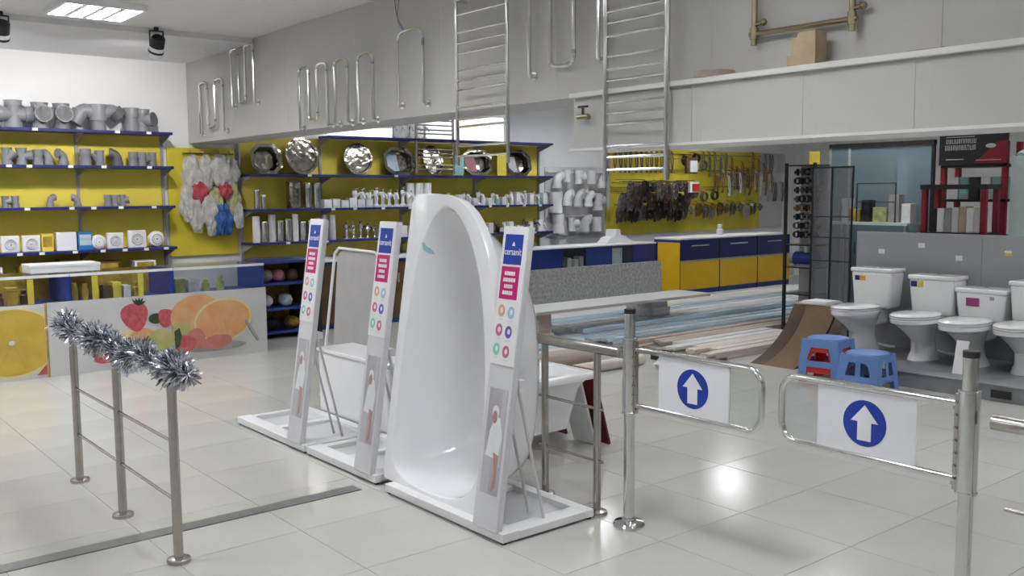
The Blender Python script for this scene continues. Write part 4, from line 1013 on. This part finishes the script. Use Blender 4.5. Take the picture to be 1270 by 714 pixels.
for k in range(9): tap(5.95+k*.10, K3, random.uniform(.19, .25), 'white upright tap on the shelf below the sinks', gA)
for k in range(3): canister(6.78+k*.13, K3, .30, .055, 'tall white cylinder beside the standing bathtub top', 'white cylinders below the sinks', 'white')
for k in range(22):
    x = 7.28+k*.083; m_ = random.choice(['white', 'plate', 'greywhite', 'white', 'white', 'teal'])
    if k % 3 == 1: tap(x, K3, random.uniform(.14, .21), 'small white tap on the shelf right of the bathtub', 'white goods at the far shelf end')
    elif k % 3 == 2: bottle(x, K3, random.uniform(.13, .2), .032, m_, 'small pale bottle on the shelf right of the bathtub', 'white goods at the far shelf end')
    else: carton(x, .07, random.uniform(.09, .18), m_, K3, 'small pale carton on the shelf right of the bathtub', y=10.33, d=.09)['group'] = 'white goods at the far shelf end'
for k in range(11):
    canister(4.66+k*.098, K4, random.uniform(.22, .32), random.uniform(.032, .045), 'chrome siphon tube standing on the lowest sink shelf', 'chrome tubes on the lowest sink shelf', random.choice(['chrome', 'white', 'chrome', 'greywhite']))
for k in range(5): tap(5.82+k*.10, K4, random.uniform(.16, .22), 'chrome tap on the lowest sink shelf', 'chrome taps on the lowest shelf', 'chrome')
for k in range(7): carton(6.35+k*.13, .11, random.uniform(.08, .16), random.choice(['white', 'plate', 'rosebeige']), K4, 'flat white carton on the lowest sink shelf', y=10.34, d=.14, group='cartons on the lowest sink shelf')
for k in range(20):
    x = 7.32+k*.09; m_ = random.choice(['white', 'plate', 'greywhite', 'white', 'inox'])
    if k % 2: tap(x, K4, random.uniform(.12, .22), 'small pale tap on the lowest shelf by the white display', 'pale goods at the lowest shelf end', m_)
    else: carton(x, .075, random.uniform(.08, .17), m_, K4, 'small pale carton on the lowest shelf by the white display', y=10.33, d=.09)['group'] = 'pale goods at the lowest shelf end'
# --- base cabinet and open shelf under the sink shelving
t = thing('base_cabinet', 'navy base cabinet with white top under the sink shelving', 'cabinet', (5.0, 10.0, 0))
MB().bx(0, 3.0, .05, .54, 0, .80).build('body', 'navy', t); MB().bx(0, 3.0, 0, .54, .80, .83).build('top', 'white', t, bevel=.003)
for k in range(4): 
    d_ = MB().bx(.02+k*.745, .74+k*.745, .03, .05, .06, .76).build('door', 'brown', t, bevel=.003)
    MB().bx(.6+k*.745, .63+k*.745, .015, .03, .5, .62).build('handle', 'chrome', d_)
t = thing('open_shelf', 'small open shelf with purple boards in the gap beside the fruit counter', 'shelving', (4.42, 9.75, 0))
for a in (0, .56): MB().bx(a, a+.02, 0, .5, 0, .86).build('side', 'brown', t)
MB().bx(0, .58, .48, .5, 0, .86).build('back', 'gold', t)
for z in (.06, .32, .60, .84): MB().bx(.02, .56, -.01, .48, z, z+.025).build('board', 'navy', t)
for k, (x, z, m_) in enumerate(((4.55, .625, 'rosebeige'), (4.70, .625, 'pink'), (4.86, .625, 'brown'), (4.54, .345, 'white'), (4.78, .345, 'greenwhite'), (4.6, .085, 'black'), (4.85, .085, 'gold'))):
    solo('packed_good', lump(.075, .10, .07, 40+k, 8, .1), m_, (x, 9.92, z+.069), ['brownish packet', 'pink packet', 'dark brown packet', 'white packet', 'pale green packet', 'black packet', 'golden packet'][k]+' in the small open shelf by the fruit counter', 'packet')
solo('dark_post', MB().bx(0, .10, 0, .10, 0, .84).bx(-.01, .11, -.01, .11, .84, .86), 'black', (4.36+.66, 9.70, 0), 'dark upright box at the end of the open shelf', 'post')

# ------------------------------------------------------------------ bags on the yellow wall panel
t = thing('bag_panel', 'yellow wall panel hung with clear plastic bags', 'panel', (3.74, 10.585, .92))
MB().bx(0, .78, -.02, 0, 0, 1.20).build('board', 'pegyellow', t)
for z in (1.14, .78): MB().cyl((.16, -.05, z), (.76, -.05, z), .008).build('hook_bar', 'steel', t)
bags = [(3.98, 1.83, .10, .20, 'bagclear'), (4.12, 1.84, .09, .19, 'bagclear'), (4.28, 1.86, .10, .18, 'bagclear'), (4.42, 1.84, .08, .19, 'bagclear'), (4.04, 1.62, .09, .13, 'bagred'), (4.32, 1.64, .07, .10, 'bagred'),
        (3.92, 1.52, .09, .22, 'bagclear'), (4.00, 1.38, .08, .20, 'bagclear'), (4.14, 1.42, .08, .18, 'bagclear'), (4.44, 1.55, .07, .26, 'baggreen'), (4.22, 1.52, .07, .16, 'baggreen'),
        (4.25, 1.32, .06, .18, 'bagblue'), (4.36, 1.32, .07, .18, 'bagblue'), (4.16, 1.25, .05, .12, 'bagclear'), (4.48, 1.36, .05, .15, 'bagclear')]
for k, (x, z, a, b, m_) in enumerate(bags):
    lab = {'bagclear': 'clear plastic bag in the upper row on the yellow panel' if z > 1.8 else 'clear plastic bag in the lower bunch on the yellow panel', 'bagred': 'red plastic bag hanging among the clear ones', 'bagblue': 'blue plastic packet hanging below the clear bags', 'baggreen': 'pale green bag hanging among the clear ones'}[m_]
    t = thing('hanging_bag', lab, 'bag', (x, 10.46-.02*(k % 3), z), group='bags on the yellow wall panel')
    lump(a, .055, b, 100+k, 16, .36).build('bag', m_, t)
    MB().tube([(0, 0, b*.9), (0, .03, b+.06), (0, .09, b+.06)], .004, 6).build('hook', 'steel', t)

# ------------------------------------------------------------------ white fittings display
t = thing('fittings_board', 'pale grey display board of white plastic fittings', 'display board', (9.27, 10.585, .95))
MB().bx(0, 1.22, -.02, 0, 0, 1.02).build('board', 'greywhite', t)
for z in (.30, .66, .95): MB().bx(.02, 1.2, -.06, -.021, z-.01, z).build('rail', 'white', t)
wf = [(9.42, 1.66, 'elbow', .22), (9.62, 1.75, 'coupler', .18), (9.86, 1.72, 'tee', .20), (10.12, 1.72, 'coupler', .2), (10.34, 1.66, 'elbow', .2),
      (9.40, 1.30, 'coupler', .30), (9.62, 1.40, 'elbow', .22), (9.84, 1.38, 'elbow', .24), (10.06, 1.38, 'elbow', .22), (10.26, 1.32, 'tee', .26),
      (9.44, 1.00, 'coupler', .28), (9.72, 1.02, 'tee', .2), (9.98, 1.0, 'elbow', .24), (10.24, 1.0, 'coupler', .22)]
for k, (x, z, kd, s) in enumerate(wf):
    zz = z
    o = fit_parts(kd, s); o.bx(-.01, .01, .0, .10, s*.45, s*.5)
    solo('white_fitting', o, random.choice(['white', 'greywhite', 'white']), (x, 10.48, zz), {'elbow': 'white plastic elbow fixed to the pale display board', 'coupler': 'white plastic sleeve fixed to the pale display board', 'tee': 'white plastic tee fixed to the pale display board'}[kd], 'pipe fitting', 'white fittings on the display board', rz=random.uniform(-.6, .6))
t = thing('grey_pipe_sample', 'dark grey pipe sample at the edge of the yellow pegboard', 'pipe', (10.42, 10.42, 1.35)); MB().cyl((0, 0, 0), (0, 0, .75), .03).build('pipe', 'midgrey', t); MB().cyl((0, 0, .55), (0, 0, .78), .045).build('collar', 'rosebeige', t); MB().bx(-.01, .01, 0, .165, .3, .34).build('hook', 'steel', t)

# ------------------------------------------------------------------ yellow pegboard with hoses
t = thing('pegboard', 'long yellow pegboard covered in hanging hoses and fittings', 'pegboard', (10.53, 10.585, .93))
for k in range(4): MB().bx(k*.975+.002, (k+1)*.975-.002, -.02, 0, 0, 1.35).build('panel', 'pegyellow', t)
MB().bx(3.9, 4.6, -.02, 0, 0, 1.35).build('panel', 'greywhite', t)
for z in (1.28, 1.02, .74): MB().cyl((.02, -.05, z), (3.88, -.05, z), .008).build('hook_bar', 'steel', t)
HOSE = {}
def hose_obj(kind, m, hk=.10):
    mb = MB()
    if kind == 'loop':
        for k in range(3): mb.torus((.012*k-.012, -.015*k, -.13-.008*k), .055, .011, (0, 1, .1), 20, 6, sq=2.1)
        mb.cyl((0, 0, .005), (0, hk, .01), .005, n=6); mb.cyl((-.05, 0, -.22), (-.05, 0, -.28), .016, n=8)
    elif kind == 'coil':
        for k in range(4): mb.torus((0, -.014*k, -.085), .070-.003*k, .010, (0, 1, 0), 22, 6)
        mb.cyl((0, 0, -.005), (0, hk, .0), .005, n=6)
    elif kind == 'strand':
        mb.tube(smooth_path([(-.01, 0, -.005), (-.03, -.01, -.16), (.0, -.01, -.34), (.03, -.01, -.16), (.01, 0, -.005)], 2), .010, 6)
        mb.cyl((0, 0, .0), (0, hk, .005), .005, n=6); mb.cyl((-.01, 0, -.36), (.01, 0, -.30), .02, n=8)
    elif kind == 'valve':
        mb.cyl((0, -.02, -.16), (0, -.02, -.02), .025, n=10); mb.cyl((-.06, -.02, -.09), (.06, -.02, -.09), .020, n=10); mb.torus((0, -.06, -.09), .035, .008, (0, 1, 0), 14, 6); mb.cyl((0, -.06, -.09), (0, -.02, -.09), .008, n=6)
        mb.cyl((0, 0, -.03), (0, hk, 0), .005, n=6)
    return mb.build('hanging_hose', m)
def hang(kind, m, x, z, label, group, slot=0, sc_=1.0):
    y = 10.505-.062*slot; hk = 10.566-y
    if (kind, m, slot) not in HOSE: o = hose_obj(kind, m, hk); HOSE[(kind, m, slot)] = o
    else: o = HOSE[(kind, m, slot)].copy(); C.objects.link(o)
    o.location = (x, y, z); o.rotation_euler = (0, random.uniform(-.08, .08), random.uniform(-.06, .06)); o.scale = (sc_, 1, sc_)
    tag(o, label, 'valve' if kind == 'valve' else 'hose', group)
dense = {'loop': 'dark looped hose in the dense pegboard rows', 'coil': 'dark coiled hose in the dense pegboard rows', 'valve': 'dark valve with round handle in the dense pegboard rows'}
for row, (z, xs0) in enumerate(((1.76, 10.66), (1.58, 10.62), (1.42, 10.70))):
    for layer in range(2):
        for k in range(10):
            kd = random.choice(['loop', 'coil', 'loop', 'valve'])
            hang(kd, random.choice(['hose', 'hose', 'hosegrey', 'darkmetal']), xs0+.08*layer+.168*k, z+random.uniform(-.025, .025), dense[kd], 'dark %ss in the dense pegboard rows' % kd, 5-2*row-layer, random.uniform(.98, 1.06))
for x, z, kd, m_, sl_ in ((12.30, 2.20, 'coil', 'darkmetal', 0), (12.50, 2.24, 'coil', 'darkmetal', 1), (12.62, 2.12, 'coil', 'hose', 2), (12.52, 1.66, 'coil', 'black', 0), (12.72, 1.60, 'coil', 'hose', 1), (12.92, 1.62, 'coil', 'black', 2)):
    hang(kd, m_, x, z, 'single black coiled hose hanging clear of the dense rows', 'black coils on the pegboard', sl_, 1.1)
for k in range(22): hang('strand', random.choice(['copper', 'hosegrey', 'brass']), 12.78+k*.076, random.uniform(1.95, 2.28), 'thin golden doubled hose hanging high on the pegboard', 'golden strands on the pegboard', k % 2, .95)
for k in range(20): hang('strand', random.choice(['copper', 'hosegrey', 'brass', 'greywhite']), 13.0+k*.076, 1.86+.05*(k % 3), 'thin golden doubled hose in the second pegboard row', 'golden strands in the second pegboard row', 2+k % 2, .95)
for k in range(12): hang('strand', random.choice(['hose', 'hosegrey']), 10.65+k*.12, 2.26, 'thin dark doubled hose hanging at the top of the pegboard', 'dark strands on the pegboard', 0, 1.0)
for k in range(20):
    kd = random.choice(['valve', 'loop'])
    hang(kd, random.choice(['copper', 'brass', 'rosebeige', 'hosegrey']), 12.45+k*.095, 1.36+.03*(k % 3), {'valve': 'copper-coloured valve hanging low on the pegboard', 'loop': 'copper-coloured hose loop hanging low on the pegboard'}[kd], 'copper %ss low on the pegboard' % kd, k % 2, .9)
for k in range(12): hang('strand', random.choice(['greywhite', 'hosegrey', 'greenwhite', 'greywhite']), 14.50+k*.055, [2.25, 1.75][(k//2) % 2], 'pale hose hanging on the grey end of the pegboard', 'pale hoses at the pegboard end', k % 2, .95)
for x, z, w_, h, m_, nm in ((11.98, 1.88, .26, .26, 'greywhite', 'white boxed kit with dark rim on the pegboard'), (12.05, 1.58, .22, .17, 'brightred', 'red and white blister card on the pegboard')):
    t = thing('blister_pack', nm, 'packet', (x, 10.10, z)); MB().bx(-w_/2, w_/2, -.02, .02, 0, h).build('card', 'brown' if m_ == 'greywhite' else 'white', t); MB().bx(-w_/2*.5, w_/2*.9, -.04, -.02, h*.1, h*.8).build('window', m_, t); MB().cyl((0, .02, h*.95), (0, .465, h*.95), .006).build('hook', 'steel', t)
solo('white_carton', MB().prism([(0, 0), (.55, 0), (.40, .10), (.30, .10), (.28, .2), (.2, .2), (.18, .10), (.10, .09)], 0, .2, front_frame((0, 0, 0))), 'white', (9.62, 9.85, .86), 'white peaked carton lying on the navy counters', 'box')
solo('small_bottle', MB().lathe([(.05, 0), (.05, .08), (.03, .1), (.035, .16), (.02, .17)], 14), 'white', (11.72, 9.3, .925), 'small white bottle standing on the yellow-fronted counters', 'bottle')

# ------------------------------------------------------------------ right background
t = thing('grid_door', 'black framed wire grid panel standing behind the grey partition end', 'grid panel', (9.0, 5.44, 0))
for y in (0, .24, .47): MB().cyl((.0, y, 0), (.0, y-.01, 1.84), .012, n=8).build('upright', 'black', t)
MB().cyl((0, -.015, 1.84), (0, .47, 1.84), .012, n=8).build('top_bar', 'black', t)
for z in (.03, .85, 1.10, 1.32): MB().cyl((0, 0, z), (0, .47, z), .006, n=6).build('crossbar', 'black', t)
MB().bx(-.001, .001, .01, .46, .03, 1.83).build('mesh_sheet', 'meshfill', t)
MB().cyl((0, -.02, .98), (-.02, -.06, .98), .008, n=6).cyl((-.02, -.06, .94), (-.02, -.06, 1.06), .006, n=6).build('handle', 'black', t)
t = thing('fittings_rack', 'dark rack crowded with black fittings beside the grid panel', 'rack', (9.15, 5.98, 0))
for a in (0, .36): MB().bx(-.015, .015, a-.015, a+.015, 0, 1.90).build('upright', 'black', t)
MB().bx(0, .35, -.015, .375, 0, .10).build('base', 'black', t)
for z in (.45, .75, 1.0, 1.88): MB().bx(-.01, .30, 0, .36, z-.012, z).build('shelf', 'darkmetal', t)
MB().bx(.28, .30, 0, .36, .1, 1.88).build('back', 'midgrey', t)
for k in range(40):
    y = .055+.062*(k % 5); z = 1.85-.10*(k//5)
    o = hose_obj(random.choice(['coil', 'valve', 'valve']), random.choice(['darkmetal', 'hosegrey', 'black', 'copper' if k > 19 else 'darkmetal'])); o.name = 'black_fitting'
    o.location = (9.33, 6.0+y, z); o.scale = (.52, .9, .52); o.rotation_euler = (0, 0, R(-90)); tag(o, 'black fitting hanging in the dark rack', 'fitting', 'black fittings in the rack')
solo('yellow_tag', MB().bx(-.005, .005, -.06, .06, 0, .14).bx(-.03, .03, -.06, .06, 0, .006), 'yellow', (9.2, 6.02, 1.881), 'yellow tag standing on top of the dark rack', 'tag')
t = thing('pump', 'dark blue and grey pump on the middle shelf of the dark rack', 'pump', (9.25, 6.12, .75)); MB().cyl((0, -.12, .09), (0, .14, .09), .08, n=16).build('motor', 'navy', t); MB().cyl((0, .14, .09), (0, .20, .09), .06, n=16).bx(-.05, .05, -.1, .1, 0, .03).build('base', 'midgrey', t)
MB().lathe([(.03, .16), (.03, .22), (.045, .22), (.045, .235)], 14).build('port', 'greywhite', t)

t = thing('shower_cabin', 'tall blue-grey glass cabin behind the grey partition', 'shower cabin', (10.0, 5.08, 0))
MB().bx(0, .05, 0, 1.26, 0, .12).build('base', 'midgrey', t)
MB().bx(.0, .012, .03, 1.0, .12, 2.08).build('glass_panel', 'tintglass', t); MB().bx(.0, .012, 1.01, 1.23, .12, 2.08).build('glass_panel', 'tintglass', t)
MB().bx(-.01, .03, 0, .03, .12, 2.12).build('frame_post', 'darkmetal', t); MB().bx(-.01, .03, 1.23, 1.26, .12, 2.12).build('frame_post', 'midgrey', t); MB().bx(-.01, .03, 0.985, 1.015, .12, 2.08).build('frame_post', 'midgrey', t)
MB().bx(-.02, .04, 0, 1.26, 2.08, 2.13).build('frame_top', 'darkmetal', t)
t = thing('goods_table', 'low display table of small goods before the blue-grey cabin', 'table', (9.55, 5.12, 0))
MB().bx(0, .35, 0, 1.0, 1.22, 1.25).build('table_top', 'greenwhite', t)
for a in (.02, .31):
    for b in (.02, .94): MB().bx(a, a+.03, b, b+.03, 0, 1.22).build('leg', 'midgrey', t)
for k, (dy, h, w_, m_) in enumerate(((.08, .20, .10, 'white'), (.22, .30, .12, 'midgrey'), (.38, .16, .16, 'baggreen'), (.55, .24, .10, 'darkmetal'), (.68, .14, .13, 'gold'), (.80, .26, .08, 'greywhite'), (.90, .18, .07, 'hosegrey'))):
    solo('counter_good', MB().bx(-.06, .06, -w_/2, w_/2, 0, h).bx(-.065, -.06, -w_/2*.7, w_/2*.7, h*.3, h*.8), m_, (9.72, 5.12+dy, 1.25), ['white box on the table before the cabin', 'grey box on the table before the cabin', 'olive pack on the table before the cabin', 'dark box on the table before the cabin', 'golden pack on the table before the cabin', 'pale grey slim box on the table before the cabin', 'thin grey box on the table before the cabin'][k], 'box', bevel=.004)
t = thing('wire_frame', 'black wire frame stand on the table before the cabin', 'frame', (9.62, 5.30, 1.25)); MB().tube([(0, 0, 0), (0, 0, .42), (0, .45, .42), (0, .45, 0)], .008, 6).build('hoop', 'black', t); MB().cyl((0, 0, .22), (0, .45, .22), .006, n=6).build('crossbar', 'black', t)

def rack(label, x, y0, y1, z1, sh, post_m, d=.35, header=None):
    t = thing('product_stand', label, 'display stand', (x, y0, 0)); W_ = y1-y0
    for a in (0, W_-.05):
        for b in (0, d-.05): MB().bx(b, b+.05, a, a+.05, 0, z1).build('post', post_m, t, bevel=.003)
    for z in sh: MB().bx(0, d, .0, W_, z-.025, z).build('shelf', 'black', t)
    return t
t = rack('red product stand with a black header board', 9.5, 4.11, 4.76, 2.06, [.3, .7, 1.15, 1.5, 1.84], 'red')
hd = MB().bx(-.02, .0, -.01, .66, 1.84, 2.155).build('header', 'black', t)
MB().prism([(0.33, .0), (.66, .0), (.66, .22), (.55, .20), (.45, .10)], 0, .002, face_frame((-.021, .65, 1.85))).build('red_wedge', 'red', hd)
gl = MB()
fr = face_frame((-.021, .65, 1.85)); rg_ = random.Random(5)
for (v0, v1, u0_, u1_) in ((.20, .245, .06, .34), (.135, .185, .05, .34)):
    u = u0_
    while u < u1_:
        w_ = rg_.uniform(.016, .026); k = rg_.choice([0, 1, 2])
        gl.bx(u, u+.006, v0, v1, 0, .002, mtx=fr); gl.bx(u+w_-.006, u+w_, v0, v1, 0, .002, mtx=fr)
        gl.bx(u, u+w_, v0 if k else v1-.007, v0+.007 if k else v1, 0, .002, mtx=fr)
        u += w_+.009
gl.bx(.06, .34, .262, .268, 0, .002, mtx=fr); gl.bx(.06, .24, .04, .05, 0, .002, mtx=fr); gl.bx(.36, .60, .03, .036, 0, .0035, mtx=fr)
gl.prism(disc(.50, .17, .05, .022, 16), 0, .003, fr)
gl.build('header_lettering', 'greywhite', hd)
for k in range(5):
    solo('boxed_tool', MB().bx(0, .2, 0, .09, 0, .22).bx(-.003, 0, .01, .08, .05, .17), random.choice(['greywhite', 'darkmetal', 'teal', 'white']), (9.55, 4.18+k*.105, 1.5), 'boxed tool on the upper shelf of the stand with the black header', 'box', 'boxes on the black header stand', bevel=.003)
t = rack('lower red product stand with a black top shelf', 9.0, 4.07, 4.69, 1.60, [.3, .75, 1.19], 'red', d=.3)
MB().bx(-.01, .31, -.01, .63, 1.60, 1.645).build('top_shelf', 'black', t)
for k in range(7):
    h = random.uniform(.22, .27); m_ = ['greywhite', 'white', 'tan', 'greywhite', 'midgrey', 'white', 'darkmetal'][k]
    solo('boxed_tool', MB().bx(0, .15, 0, .066, 0, h).bx(-.003, 0, .008, .058, .04, h*.7), m_, (9.06, 4.135+k*.071, 1.19), {'greywhite': 'pale grey narrow box', 'white': 'white narrow box', 'tan': 'tan narrow box', 'midgrey': 'mid grey narrow box', 'darkmetal': 'nearly black narrow box'}[m_]+' on the lower red stand', 'box', 'boxes on the lower red stand', bevel=.003)
for k in range(3):
    solo('carton_pack', MB().bx(0, .3, 0, .28, 0, .40).bx(-.003, 0, .02, .26, .06, .3), ['teal', 'greenwhite', 'greenwhite'][k], (9.25, 3.68+.003*k, .70+.401*k) if k < 3 else 0, ['teal pack at the bottom of the pile by the red stands', 'pale green pack in the middle of the pile by the red stands', 'pale green pack on top of the pile by the red stands'][k], 'box', bevel=.004)
solo('pack_base', MB().bx(0, .36, 0, .34, 0, .62).bx(-.01, .37, -.01, .35, .62, .70), 'midgrey', (9.22, 3.65, 0), 'grey pedestal under the pile of pale green packs', 'pedestal', bevel=.004)
solo('round_tin', MB().lathe([(.10, 0), (.10, .03), (.05, .06)], 16), 'teal', (9.35, 3.85, 1.903), 'round teal tin on top of the pale green packs', 'tin')
